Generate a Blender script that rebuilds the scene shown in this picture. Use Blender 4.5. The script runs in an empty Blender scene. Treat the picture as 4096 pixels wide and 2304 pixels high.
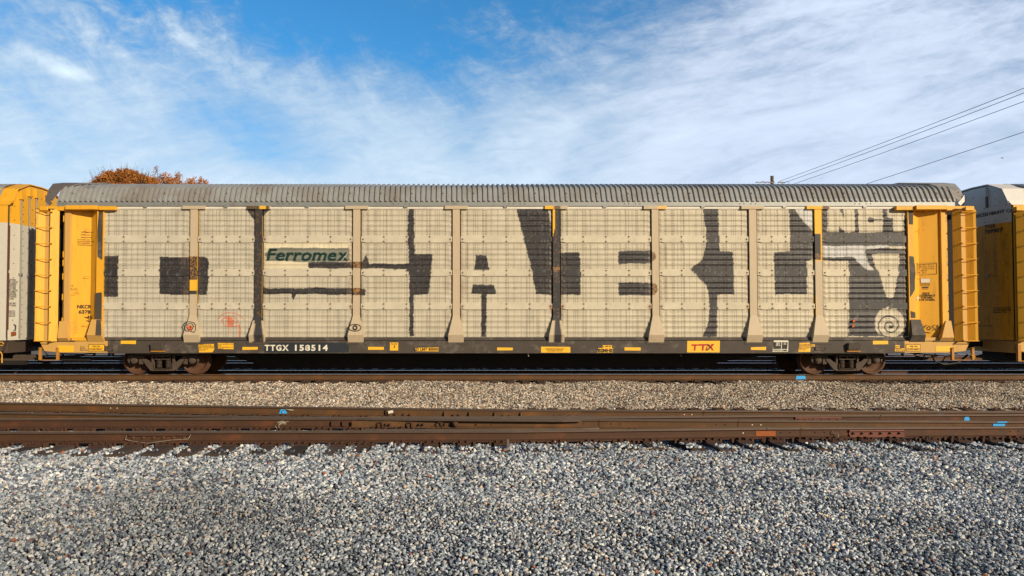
import bpy, bmesh, math, random
import numpy as np
from mathutils import Vector, Matrix, noise as mnoise
random.seed(7); rng = np.random.default_rng(11)
R = math.radians
sc = bpy.context.scene
COL = sc.collection
# ---------------------------------------------------------------- camera
F, PX, PY, PITCH, CH, HZ = 2800.0, 1830.0, 1197.4, R(1.59), 1.66, 1275.0
cam_d = bpy.data.cameras.new("camera"); cam = bpy.data.objects.new("camera", cam_d); COL.objects.link(cam)
cam_d.sensor_width = 36; cam_d.lens = 36*F/4096
cam_d.shift_x = (2048-PX)/4096; cam_d.shift_y = (PY-1152)/4096
cam_d.clip_end = 3000; cam_d.clip_start = 0.1
cam.location = (0, 0, CH); cam.rotation_euler = (R(90)+PITCH, 0, 0)
sc.camera = cam
# ---------------------------------------------------------------- light
EL, AZ = R(20.5), R(40)
sun_d = bpy.data.lights.new("sun", 'SUN'); sun = bpy.data.objects.new("sun", sun_d); COL.objects.link(sun)
sun_d.energy = 4.9; sun_d.angle = R(0.5); sun_d.color = (1.0, 0.84, 0.62)
sdir = Vector((math.sin(AZ)*math.cos(EL), -math.cos(AZ)*math.cos(EL), math.sin(EL)))
sun.rotation_euler = sdir.to_track_quat('Z', 'Y').to_euler(); sun.location = (20, -20, 20)
sc.view_settings.view_transform = 'Standard'; sc.view_settings.look = 'None'
sc.view_settings.exposure = 0.0; sc.view_settings.gamma = 1.0
sc.cycles.use_adaptive_sampling = True
sc.cycles.max_bounces = 6; sc.cycles.diffuse_bounces = 3; sc.cycles.glossy_bounces = 3

def nodes_of(tree):
    tree.nodes.clear()
    def N(t, **kw):
        n = tree.nodes.new(t)
        ins = kw.pop('ins', {})
        for k, v in kw.items(): setattr(n, k, v)
        for k, v in ins.items():
            if isinstance(v, bpy.types.NodeSocket): tree.links.new(v, n.inputs[k])
            else: n.inputs[k].default_value = v
        return n
    return N
def mathn(N, op, a, b=None, c=None, clamp=False):
    ins = {0: a}
    if b is not None: ins[1] = b
    if c is not None: ins[2] = c
    return N('ShaderNodeMath', operation=op, use_clamp=clamp, ins=ins).outputs[0]

world = bpy.data.worlds.new("World"); sc.world = world; world.use_nodes = True
wt = world.node_tree; N = nodes_of(wt)
M = lambda op, a, b=None, c=None, clamp=False: mathn(N, op, a, b, c, clamp)
sky = N('ShaderNodeTexSky', sky_type='NISHITA', sun_disc=False, sun_elevation=EL, sun_rotation=R(180)-AZ, altitude=200, air_density=1.0, dust_density=0.6, ozone_density=2.0)
tc = N('ShaderNodeTexCoord'); sep = N('ShaderNodeSeparateXYZ', ins={0: tc.outputs['Generated']})
X, Y, Z = sep.outputs
behind = N('ShaderNodeMapRange', interpolation_type='SMOOTHSTEP', ins={0: Y, 1: -0.50, 2: -0.05, 3: 0.0, 4: 1.0}).outputs[0]
high = N('ShaderNodeMapRange', interpolation_type='SMOOTHSTEP', ins={0: Z, 1: 0.45, 2: 0.75, 3: 1.0, 4: 0.25}).outputs[0]
ya = M('ADD', M('ABSOLUTE', Y), 0.05)
U = M('DIVIDE', X, ya); V = M('DIVIDE', Z, ya)
def gauss(cu, cv, ru, rv, rot=0.0):
    du = M('SUBTRACT', U, cu); dv = M('SUBTRACT', V, cv)
    c, s = math.cos(rot), math.sin(rot)
    a = M('ADD', M('MULTIPLY', du, c/ru), M('MULTIPLY', dv, s/ru))
    b = M('ADD', M('MULTIPLY', du, -s/rv), M('MULTIPLY', dv, c/rv))
    r2 = M('ADD', M('MULTIPLY', a, a), M('MULTIPLY', b, b))
    return M('EXPONENT', M('MULTIPLY', r2, -1.0))
def uvn(scale, su, sv, rot, detail=6, rough=0.6, dist=0.0, off=0.0):
    c, s = math.cos(rot), math.sin(rot)
    a = M('ADD', M('MULTIPLY', U, c*su), M('MULTIPLY', V, s*su))
    b = M('ADD', M('MULTIPLY', U, -s*sv), M('MULTIPLY', V, c*sv))
    v = N('ShaderNodeCombineXYZ', ins={0: a, 1: b, 2: off})
    return N('ShaderNodeTexNoise', noise_dimensions='3D', ins={'Vector': v.outputs[0], 'Scale': scale, 'Detail': detail, 'Roughness': rough, 'Distortion': dist}).outputs[0]
big = uvn(2.2, 1, 1.6, 0.25, 3, 0.5, 0.6, 3.1)
streak = uvn(4.0, 1, 6.0, 0.24, 5, 0.55, 0.5, 7.7)
tuft = uvn(9.0, 1, 1.9, -0.6, 9, 0.62, 0.5, 1.3)
ripple = uvn(22.0, 1.0, 3.0, 0.1, 5, 0.6, 0.8, 5.5)
# how much of the sky the thin cloud veil covers
cov = M('MULTIPLY', M('SUBTRACT', 0.40, V), 1.35)
cov = M('ADD', cov, 0.65)
cov = M('SUBTRACT', cov, M('MULTIPLY', gauss(-0.13, 0.40, 0.22, 0.085, -0.30), 0.72))
cov = M('SUBTRACT', cov, M('MULTIPLY', gauss(-0.36, 0.47, 0.20, 0.10, -0.2), 0.50))
cov = M('SUBTRACT', cov, M('MULTIPLY', gauss(0.08, 0.45, 0.24, 0.10, -0.2), 0.60))
cov = M('SUBTRACT', cov, M('MULTIPLY', gauss(-0.27, 0.255, 0.13, 0.05, -0.35), 0.50))
cov = M('SUBTRACT', cov, M('MULTIPLY', gauss(-0.56, 0.38, 0.10, 0.09, 0.0), 0.30))
cov = M('SUBTRACT', cov, M('MULTIPLY', gauss(0.02, 0.24, 0.05, 0.06, 0.0), 0.18))
cov = M('ADD', cov, M('MULTIPLY', gauss(0.50, 0.33, 0.36, 0.16, 0.2), 0.22))
rightw = N('ShaderNodeMapRange', ins={0: U, 1: 0.0, 2: 0.35, 3: 0.0, 4: 1.0}).outputs[0]
leftw = M('SUBTRACT', 1.0, rightw)
cov = M('ADD', cov, M('MULTIPLY', M('SUBTRACT', big, 0.5), 0.9))
cov = M('ADD', cov, M('MULTIPLY', M('MULTIPLY', M('SUBTRACT', streak, 0.5), 1.15), M('ADD', M('MULTIPLY', rightw, 0.85), 0.15)))
cov = M('ADD', cov, M('MULTIPLY', M('MULTIPLY', M('SUBTRACT', tuft, 0.48), 1.7), M('MULTIPLY', M('ADD', M('MULTIPLY', leftw, 0.8), 0.12), N('ShaderNodeMapRange', ins={0: V, 1: 0.26, 2: 0.40, 3: 0.28, 4: 1.0}).outputs[0])))
cov = M('ADD', cov, M('MULTIPLY', M('SUBTRACT', ripple, 0.5), 0.40))
fine = uvn(30.0, 1.0, 2.6, 0.30, 6, 0.65, 0.6, 9.1); speck = uvn(26.0, 1.0, 1.4, -0.3, 7, 0.7, 0.8, 4.4)
topw = N('ShaderNodeMapRange', ins={0: V, 1: 0.24, 2: 0.40, 3: 0.15, 4: 1.0}).outputs[0]
cov = M('ADD', cov, M('MULTIPLY', M('MULTIPLY', M('SUBTRACT', fine, 0.5), 0.60), M('MULTIPLY', topw, M('ADD', M('MULTIPLY', rightw, 0.8), 0.2))))
cov = M('ADD', cov, M('MULTIPLY', M('MULTIPLY', M('SUBTRACT', speck, 0.46), 1.25), M('MULTIPLY', topw, M('ADD', gauss(0.02, 0.40, 0.22, 0.14, 0.0), gauss(-0.35, 0.42, 0.22, 0.12, 0.0)))))
# small bright puffs upper left
puffz = M('ADD', M('ADD', gauss(-0.50, 0.385, 0.045, 0.016, -0.55), gauss(-0.545, 0.345, 0.045, 0.010, -0.4)), M('ADD', gauss(-0.53, 0.335, 0.03, 0.008, -0.2), gauss(-0.47, 0.425, 0.07, 0.018, -0.6)))
puffz = M('ADD', puffz, M('ADD', gauss(-0.44, 0.44, 0.09, 0.02, -0.6), gauss(-0.64, 0.45, 0.035, 0.008, -0.4)))
cov = M('ADD', cov, M('MULTIPLY', M('MULTIPLY', puffz, M('SUBTRACT', tuft, 0.25)), 1.1))
# clouds taken out behind the camera and overhead to cut the ambient light
cov = M('SUBTRACT', M('MULTIPLY', M('ADD', cov, 0.12), M('MULTIPLY', behind, high)), 0.12)
mask = N('ShaderNodeMapRange', interpolation_type='SMOOTHSTEP', ins={0: cov, 1: -0.12, 2: 1.05, 3: 0.0, 4: 0.97}).outputs[0]
bright = M('ADD', 0.66, M('MULTIPLY', M('SUBTRACT', cov, 0.5), 0.42))
ccol = N('ShaderNodeMix', data_type='RGBA', ins={0: M('MULTIPLY', rightw, 0.9), 6: (0.80, 0.98, 1.16, 1), 7: (0.76, 0.88, 1.10, 1)}).outputs[2]
tint = N('ShaderNodeMix', data_type='RGBA', ins={0: M('MULTIPLY', behind, high), 6: (0.46, 0.42, 0.40, 1), 7: (0.30, 0.86, 1.16, 1)}).outputs[2]  # sky dimmed and greyed behind and overhead, made up to lower the ambient light
skyc = N('ShaderNodeMix', data_type='RGBA', blend_type='MULTIPLY', ins={0: 1.0, 6: sky.outputs[0], 7: tint}).outputs[2]
bg1 = N('ShaderNodeBackground', ins={0: skyc, 1: 0.145}); bg2 = N('ShaderNodeBackground', ins={0: ccol, 1: bright})
mx = N('ShaderNodeMixShader', ins={0: mask, 1: bg1.outputs[0], 2: bg2.outputs[0]})
N('ShaderNodeOutputWorld', ins={0: mx.outputs[0]})

# ---------------------------------------------------------------- measuring helpers (metres from the photograph)
cp, sp = math.cos(PITCH), math.sin(PITCH)
def P(px, py, d):
    xc = (px-PX)/F; yc = -(py-PY)/F
    t = d/(cp-yc*sp)
    return xc*t, CH+t*(sp+yc*cp)
def toPx(x, z, d):
    x = np.asarray(x, float); z = np.asarray(z, float)-CH
    fw = d*cp+z*sp; up = -d*sp+z*cp
    return PX+F*x/fw, PY-F*up/fw
YC = 21.85          # centre line of the train
def XS(px, d=20.49, py=1100): return P(px, py, d)[0]
def ZS(py, d=20.49): return P(PX, py, d)[1]

# ---------------------------------------------------------------- materials
def mat(name, col, rough=0.7, metal=0.0, var=0.25, vscale=3.0, bump=0.0, bscale=60.0, col2=None, c2t=(0.55, 0.7), c2scale=2.0, streak=False, fine=0.0, objrand=0.0, spec=0.4):
    m = bpy.data.materials.new(name); m.use_nodes = True
    N = nodes_of(m.node_tree)
    M = lambda op, a, b=None, c=None, clamp=False: mathn(N, op, a, b, c, clamp)
    tc = N('ShaderNodeTexCoord'); v = tc.outputs['Object']
    if streak:
        v = N('ShaderNodeMapping', ins={0: v, 3: (4.0, 4.0, 0.5)}).outputs[0]
    n1 = N('ShaderNodeTexNoise', ins={'Vector': v, 'Scale': vscale, 'Detail': 7, 'Roughness': 0.65}).outputs[0]
    if isinstance(col, str):
        base = N('ShaderNodeAttribute', attribute_name=col).outputs[0]
    else:
        base = N('ShaderNodeRGB').outputs[0]; base.default_value = (*col, 1)
    cur = base
    if col2 is not None:
        n2 = N('ShaderNodeTexNoise', ins={'Vector': v, 'Scale': c2scale, 'Detail': 9, 'Roughness': 0.72}).outputs[0]
        f = N('ShaderNodeMapRange', ins={0: n2, 1: c2t[0], 2: c2t[1]}).outputs[0]
        cur = N('ShaderNodeMix', data_type='RGBA', ins={0: f, 6: cur, 7: (*col2, 1)}).outputs[2]
    g = M('ADD', M('MULTIPLY', M('SUBTRACT', n1, 0.5), 2*var), 1.0)
    if fine:
        n3 = N('ShaderNodeTexNoise', ins={'Vector': tc.outputs['Object'], 'Scale': 90.0, 'Detail': 3}).outputs[0]
        g = M('MULTIPLY', g, M('ADD', M('MULTIPLY', M('SUBTRACT', n3, 0.5), 2*fine), 1.0))
    if objrand:
        oi = N('ShaderNodeObjectInfo').outputs['Random']
        g = M('MULTIPLY', g, M('ADD', M('MULTIPLY', M('SUBTRACT', oi, 0.5), 2*objrand), 1.0))
    cb = N('ShaderNodeCombineColor', ins={0: g, 1: g, 2: g}).outputs[0]
    cur = N('ShaderNodeMix', data_type='RGBA', blend_type='MULTIPLY', ins={0: 1.0, 6: cur, 7: cb}).outputs[2]
    b = N('ShaderNodeBsdfPrincipled', ins={'Base Color': cur, 'Roughness': rough, 'Metallic': metal, 'Specular IOR Level': spec})
    if bump:
        n4 = N('ShaderNodeTexNoise', ins={'Vector': tc.outputs['Object'], 'Scale': bscale, 'Detail': 5}).outputs[0]
        bp = N('ShaderNodeBump', ins={'Strength': bump, 'Distance': 0.01, 'Height': n4})
        m.node_tree.links.new(bp.outputs[0], b.inputs['Normal'])
    N('ShaderNodeOutputMaterial', ins={0: b.outputs[0]})
    return m
YEL = (0.74, 0.372, 0.022)
CREAM = (0.545, 0.465, 0.300)
m = {}
m['yellow'] = mat('yellow_paint', YEL, 0.55, var=0.10, vscale=1.5, col2=(0.36, 0.17, 0.035), c2t=(0.54, 0.80), c2scale=2.4, streak=True, fine=0.05)
m['tan'] = mat('faded_yellow_paint', (0.56, 0.325, 0.085), 0.65, var=0.12, col2=(0.35, 0.19, 0.07), c2t=(0.58, 0.8), streak=True, fine=0.05)
m['sill'] = mat('dark_primer', (0.062, 0.050, 0.040), 0.7, var=0.35, vscale=2.0, col2=(0.17, 0.14, 0.115), c2t=(0.52, 0.75), c2scale=3.0, fine=0.25)
m['stencil'] = mat('fresh_black_paint', (0.022, 0.028, 0.036), 0.5, var=0.3)
m['decal'] = mat('yellow_reflector', (0.85, 0.46, 0.03), 0.45, var=0.08, col2=(0.45, 0.24, 0.03), c2t=(0.62, 0.75), c2scale=9)
m['ink'] = mat('black_ink', (0.015, 0.014, 0.013), 0.6, var=0.1)
m['white'] = mat('white_ink', (0.72, 0.68, 0.56), 0.6, var=0.12, vscale=12)
m['red'] = mat('red_ink', (0.42, 0.010, 0.010), 0.55, var=0.1)
m['orange'] = mat('orange_spray', (0.60, 0.13, 0.05), 0.6, var=0.3, vscale=8)
m['panel'] = mat('painted_perforated_steel', 'paint', 0.5, var=0.26, vscale=2.6, fine=0.14, col2=(0.22, 0.20, 0.17), c2t=(0.58, 0.86), c2scale=4.5)
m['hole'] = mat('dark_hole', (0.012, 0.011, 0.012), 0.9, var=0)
m['bolt'] = mat('rusty_bolt', (0.10, 0.055, 0.03), 0.6, var=0.3)
m['post'] = mat('beige_post_paint', 'paint', 0.6, var=0.10, vscale=4, streak=True, fine=0.06, col2=(0.28, 0.20, 0.14), c2t=(0.56, 0.80), c2scale=3.0)
m['galv'] = mat('galvanized_steel', (0.27, 0.285, 0.275), 0.48, metal=0.35, var=0.22, vscale=7, col2=(0.17, 0.155, 0.13), c2t=(0.56, 0.72), c2scale=1.2, fine=0.12)
m['roof'] = mat('weathered_roof_steel', (0.285, 0.295, 0.292), 0.5, metal=0.12, var=0.18, vscale=4, col2=(0.20, 0.165, 0.135), c2t=(0.45, 0.7), c2scale=0.9, fine=0.10)
m['hood'] = mat('weathered_hood_steel', (0.13, 0.115, 0.11), 0.6, metal=0.2, var=0.2)
m['whitepaint'] = mat('white_car_paint', (0.66, 0.64, 0.60), 0.5, var=0.10, fine=0.08, col2=(0.40, 0.38, 0.34), c2t=(0.62, 0.8))
m['galvdoor'] = mat('galvanized_door', (0.62, 0.585, 0.50), 0.5, metal=0.1, var=0.12, vscale=9, fine=0.12)
m['yellowold'] = mat('weathered_dark_yellow_paint', (0.76, 0.36, 0.015), 0.65, var=0.2, col2=(0.20, 0.09, 0.015), c2t=(0.5, 0.8), streak=True, fine=0.08)
m['black'] = mat('black_underframe', (0.012, 0.010, 0.009), 0.8, var=0.3)
m['truck'] = mat('grimy_cast_steel', (0.070, 0.050, 0.036), 0.75, var=0.35, vscale=6, col2=(0.12, 0.08, 0.05), c2t=(0.55, 0.75), c2scale=7, bump=0.3, fine=0.2)
m['wheel'] = mat('rusty_wheel', (0.095, 0.042, 0.020), 0.75, var=0.3, vscale=5, fine=0.2, col2=(0.045, 0.028, 0.02), c2t=(0.5, 0.75))
m['tread'] = mat('worn_tread', (0.30, 0.22, 0.15), 0.35, metal=0.6, var=0.1)
m['railrust'] = mat('rusty_rail', (0.095, 0.048, 0.018), 0.75, var=0.30, vscale=3.0, fine=0.28, col2=(0.20, 0.078, 0.018), c2t=(0.5, 0.78), c2scale=1.6, bump=0.25, bscale=120)
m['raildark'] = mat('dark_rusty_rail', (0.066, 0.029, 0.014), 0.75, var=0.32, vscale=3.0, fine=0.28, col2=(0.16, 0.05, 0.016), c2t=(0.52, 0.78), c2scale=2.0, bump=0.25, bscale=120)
m['railhead'] = mat('dull_rail_head', (0.17, 0.125, 0.10), 0.38, metal=0.6, var=0.2, fine=0.15)
m['railshine'] = mat('polished_rail_head', (0.62, 0.62, 0.64), 0.18, metal=1.0, var=0.08)
m['rustplate'] = mat('fresh_rust', (0.30, 0.085, 0.02), 0.8, var=0.3, fine=0.2)
m['maroon'] = mat('maroon_painted_bar', (0.16, 0.055, 0.038), 0.7, var=0.3, vscale=9, fine=0.2)
m['tie'] = mat('weathered_tie_wood', (0.056, 0.037, 0.028), 0.9, var=0.4, vscale=5, fine=0.3, bump=0.6, bscale=50, objrand=0.45)
m['tieend'] = mat('grey_tie_wood', (0.13, 0.115, 0.105), 0.9, var=0.4, vscale=5, fine=0.3, bump=0.6, bscale=50)
m['plate'] = mat('rusty_tie_plate', (0.075, 0.034, 0.018), 0.85, var=0.35, vscale=8, fine=0.2)
m['bluetape'] = mat('blue_marking_paint', (0.03, 0.36, 0.80), 0.6, var=0.12, vscale=30)
m['wire'] = mat('pale_bond_wire', (0.42, 0.36, 0.26), 0.5, metal=0.5, var=0.1)
m['cable'] = mat('black_cable', (0.012, 0.013, 0.02), 0.6, var=0)
m['rubber'] = mat('black_rubber_hose', (0.012, 0.011, 0.011), 0.6, var=0.2)
m['stepsteel'] = mat('yellow_rusty_step', (0.42, 0.19, 0.03), 0.6, var=0.3, vscale=9)
m['wood'] = mat('treated_pole_wood', (0.10, 0.085, 0.045), 0.9, var=0.3)
m['bark'] = mat('tree_bark', (0.07, 0.05, 0.04), 0.9, var=0.3)
m['leaf'] = mat('autumn_leaf', (0.50, 0.19, 0.025), 0.7, var=0.5, vscale=1.2, col2=(0.22, 0.08, 0.018), c2t=(0.45, 0.65), c2scale=1.0)
m['amber'] = mat('amber_reflector', (0.65, 0.12, 0.01), 0.3, var=0.1)
m['porcelain'] = mat('glazed_porcelain', (0.35, 0.30, 0.25), 0.3, var=0.1)
m['asphalt'] = mat('parking_asphalt', (0.15, 0.15, 0.155), 0.9, var=0.2, vscale=0.4, fine=0.1)
m['dirt'] = mat('gravelly_dirt', (0.16, 0.125, 0.095), 0.95, var=0.45, vscale=14, fine=0.4, bump=0.6, bscale=18)
m['bed'] = mat('ballast_bed', (0.07, 0.066, 0.062), 0.95, var=0.6, vscale=20, fine=0.5, bump=0.8, bscale=22)

# ---------------------------------------------------------------- mesh builder
OFF = [Vector((0, 0, 0))]
class MB:
    def __init__(s): s.v = []; s.f = []; s.mi = []; s.mats = []
    def mid(s, mt):
        mt = m[mt] if isinstance(mt, str) else mt
        if mt not in s.mats: s.mats.append(mt)
        return s.mats.index(mt)
    def add(s, vs, fs, mt):
        o = len(s.v); k = s.mid(mt)
        s.v += [tuple(q) for q in vs]; s.f += [tuple(i+o for i in q) for q in fs]; s.mi += [k]*len(fs)
        return s
    def box(s, x0, x1, y0, y1, z0, z1, mt, rot=None, top=None):
        vs = [Vector((x, y, z)) for z in (z0, z1) for y in (y0, y1) for x in (x0, x1)]
        if rot: c = Vector(((x0+x1)/2, (y0+y1)/2, (z0+z1)/2)); vs = [c+rot@(q-c) for q in vs]
        return s.add(vs, [(0, 2, 3, 1), (4, 5, 7, 6), (0, 1, 5, 4), (2, 6, 7, 3), (0, 4, 6, 2), (1, 3, 7, 5)], mt)
    def prism(s, pts, y0, y1, mt):          # outline in (x,z), extruded in y
        n = len(pts); vs = [(x, y0, z) for x, z in pts]+[(x, y1, z) for x, z in pts]
        fs = [tuple(range(n)), tuple(range(2*n-1, n-1, -1))]+[(i, i+n, (i+1) % n+n, (i+1) % n) for i in range(n)]
        return s.add(vs, fs, mt)
    def prism_x(s, pts, x0, x1, mt):        # outline in (y,z), extruded in x
        n = len(pts); vs = [(x0, y, z) for y, z in pts]+[(x1, y, z) for y, z in pts]
        fs = [tuple(range(n)), tuple(range(2*n-1, n-1, -1))]+[(i, i+n, (i+1) % n+n, (i+1) % n) for i in range(n)]
        return s.add(vs, fs, mt)
    def prism_z(s, pts, z0, z1, mt):        # outline in (x,y), extruded in z
        n = len(pts); vs = [(x, y, z0) for x, y in pts]+[(x, y, z1) for x, y in pts]
        fs = [tuple(range(n-1, -1, -1)), tuple(range(n, 2*n))]+[(i, (i+1) % n, (i+1) % n+n, i+n) for i in range(n)]
        return s.add(vs, fs, mt)
    def tube(s, path, r, mt, n=8, caps=True):
        path = [Vector(q) for q in path]; vs = []; fs = []
        for i, q in enumerate(path):
            t = (path[min(i+1, len(path)-1)]-path[max(i-1, 0)]).normalized()
            a = Vector((0, 0, 1)) if abs(t.z) < 0.9 else Vector((1, 0, 0))
            u = t.cross(a).normalized(); w = t.cross(u).normalized()
            rr = r[i] if isinstance(r, (list, tuple)) else r
            for k in range(n):
                an = 2*math.pi*k/n; vs.append(q+u*math.cos(an)*rr+w*math.sin(an)*rr)
        for i in range(len(path)-1):
            for k in range(n):
                fs.append((i*n+k, i*n+(k+1) % n, (i+1)*n+(k+1) % n, (i+1)*n+k))
        if caps: fs += [tuple(range(n-1, -1, -1)), tuple(range(len(vs)-n, len(vs)))]
        return s.add(vs, fs, mt)
    def lathe_y(s, prof, cx, cy, cz, n, mt):   # profile [(r, y)] turned about the y axis
        vs = []; fs = []
        for r, y in prof:
            for k in range(n):
                a = 2*math.pi*k/n; vs.append((cx+r*math.cos(a), cy+y, cz+r*math.sin(a)))
        for i in range(len(prof)-1):
            for k in range(n): fs.append((i*n+k, i*n+(k+1) % n, (i+1)*n+(k+1) % n, (i+1)*n+k))
        return s.add(vs, fs, mt)
    def sheet(s, plan, z0, z1, th, mt):     # folded vertical sheet: plan = [(x,y)]
        n = len(plan)
        bk = [(x, y+th) for x, y in plan]
        return s.prism_z(list(plan)+bk[::-1], z0, z1, mt)
    def build(s, name, parent=None, smooth=False, label=None):
        me = bpy.data.meshes.new(name)
        o_ = OFF[-1] if parent is not None else Vector((0, 0, 0))
        me.from_pydata([(a-o_.x, b-o_.y, c-o_.z) for a, b, c in s.v], [], s.f)
        for mt in s.mats: me.materials.append(mt)
        me.polygons.foreach_set('material_index', s.mi)
        if smooth: me.polygons.foreach_set('use_smooth', [True]*len(me.polygons))
        me.update()
        ob = bpy.data.objects.new(name, me); COL.objects.link(ob)
        if parent is not None: ob.parent = parent
        if label: ob['label'] = label
        return ob
def fixn(ob):
    bm = bmesh.new(); bm.from_mesh(ob.data); bmesh.ops.recalc_face_normals(bm, faces=bm.faces); bm.to_mesh(ob.data); bm.free(); return ob
def tag(o, label=None, cat=None, group=None, kind=None):
    if label: o['label'] = label
    if cat: o['category'] = cat
    if group: o['group'] = group
    if kind: o['kind'] = kind
    return o
def empty(name, loc, label, cat, group=None):
    o = bpy.data.objects.new(name, None); COL.objects.link(o); o.location = loc; o.empty_display_size = 0.3
    return tag(o, label, cat, group)
def bevel(o, w=0.006, seg=1):
    b = o.modifiers.new('bevel', 'BEVEL'); b.width = w; b.segments = seg; b.limit_method = 'ANGLE'; return o
def dup(o, parent=None):
    c = o.copy(); COL.objects.link(c)
    if parent is not None: c.parent = parent
    for ch in list(o.children): dup(ch, c)
    return c
_tc = {}
def text_tris(s, bold=0.0, shear=0.0, align='CENTER', spacing=1.0, line=1.0):
    key = (s, bold, shear, align, spacing, line)
    if key in _tc: return _tc[key]
    cu = bpy.data.curves.new('t', 'FONT'); cu.body = s; cu.align_x = align; cu.offset = bold; cu.shear = shear
    cu.resolution_u = 3; cu.space_character = spacing; cu.space_line = line; cu.size = 1
    ob = bpy.data.objects.new('t', cu); COL.objects.link(ob); bpy.context.view_layer.update()
    dg = bpy.context.evaluated_depsgraph_get(); me = bpy.data.meshes.new_from_object(ob.evaluated_get(dg))
    v = np.array([q.co[:2] for q in me.vertices]) if len(me.vertices) else np.zeros((0, 2)); f = [tuple(p.vertices) for p in me.polygons]
    bpy.data.objects.remove(ob); bpy.data.curves.remove(cu); bpy.data.meshes.remove(me)
    v = v-v.min(0); wh = v.max(0); v = v/wh
    _tc[key] = (v, f, wh); return _tc[key]
def put_text(mb, s, x0, x1, z0, z1, y, mt, axis='x', **kw):
    v, f, wh = text_tris(s, **kw)
    if axis == 'x':   vs = [(x0+a*(x1-x0), y, z0+b*(z1-z0)) for a, b in v]      # seen from -y
    else:             vs = [(y, x0+a*(x1-x0), z0+b*(z1-z0)) for a, b in v]      # on a plane x = y
    mb.add(vs, f, mt)
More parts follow.
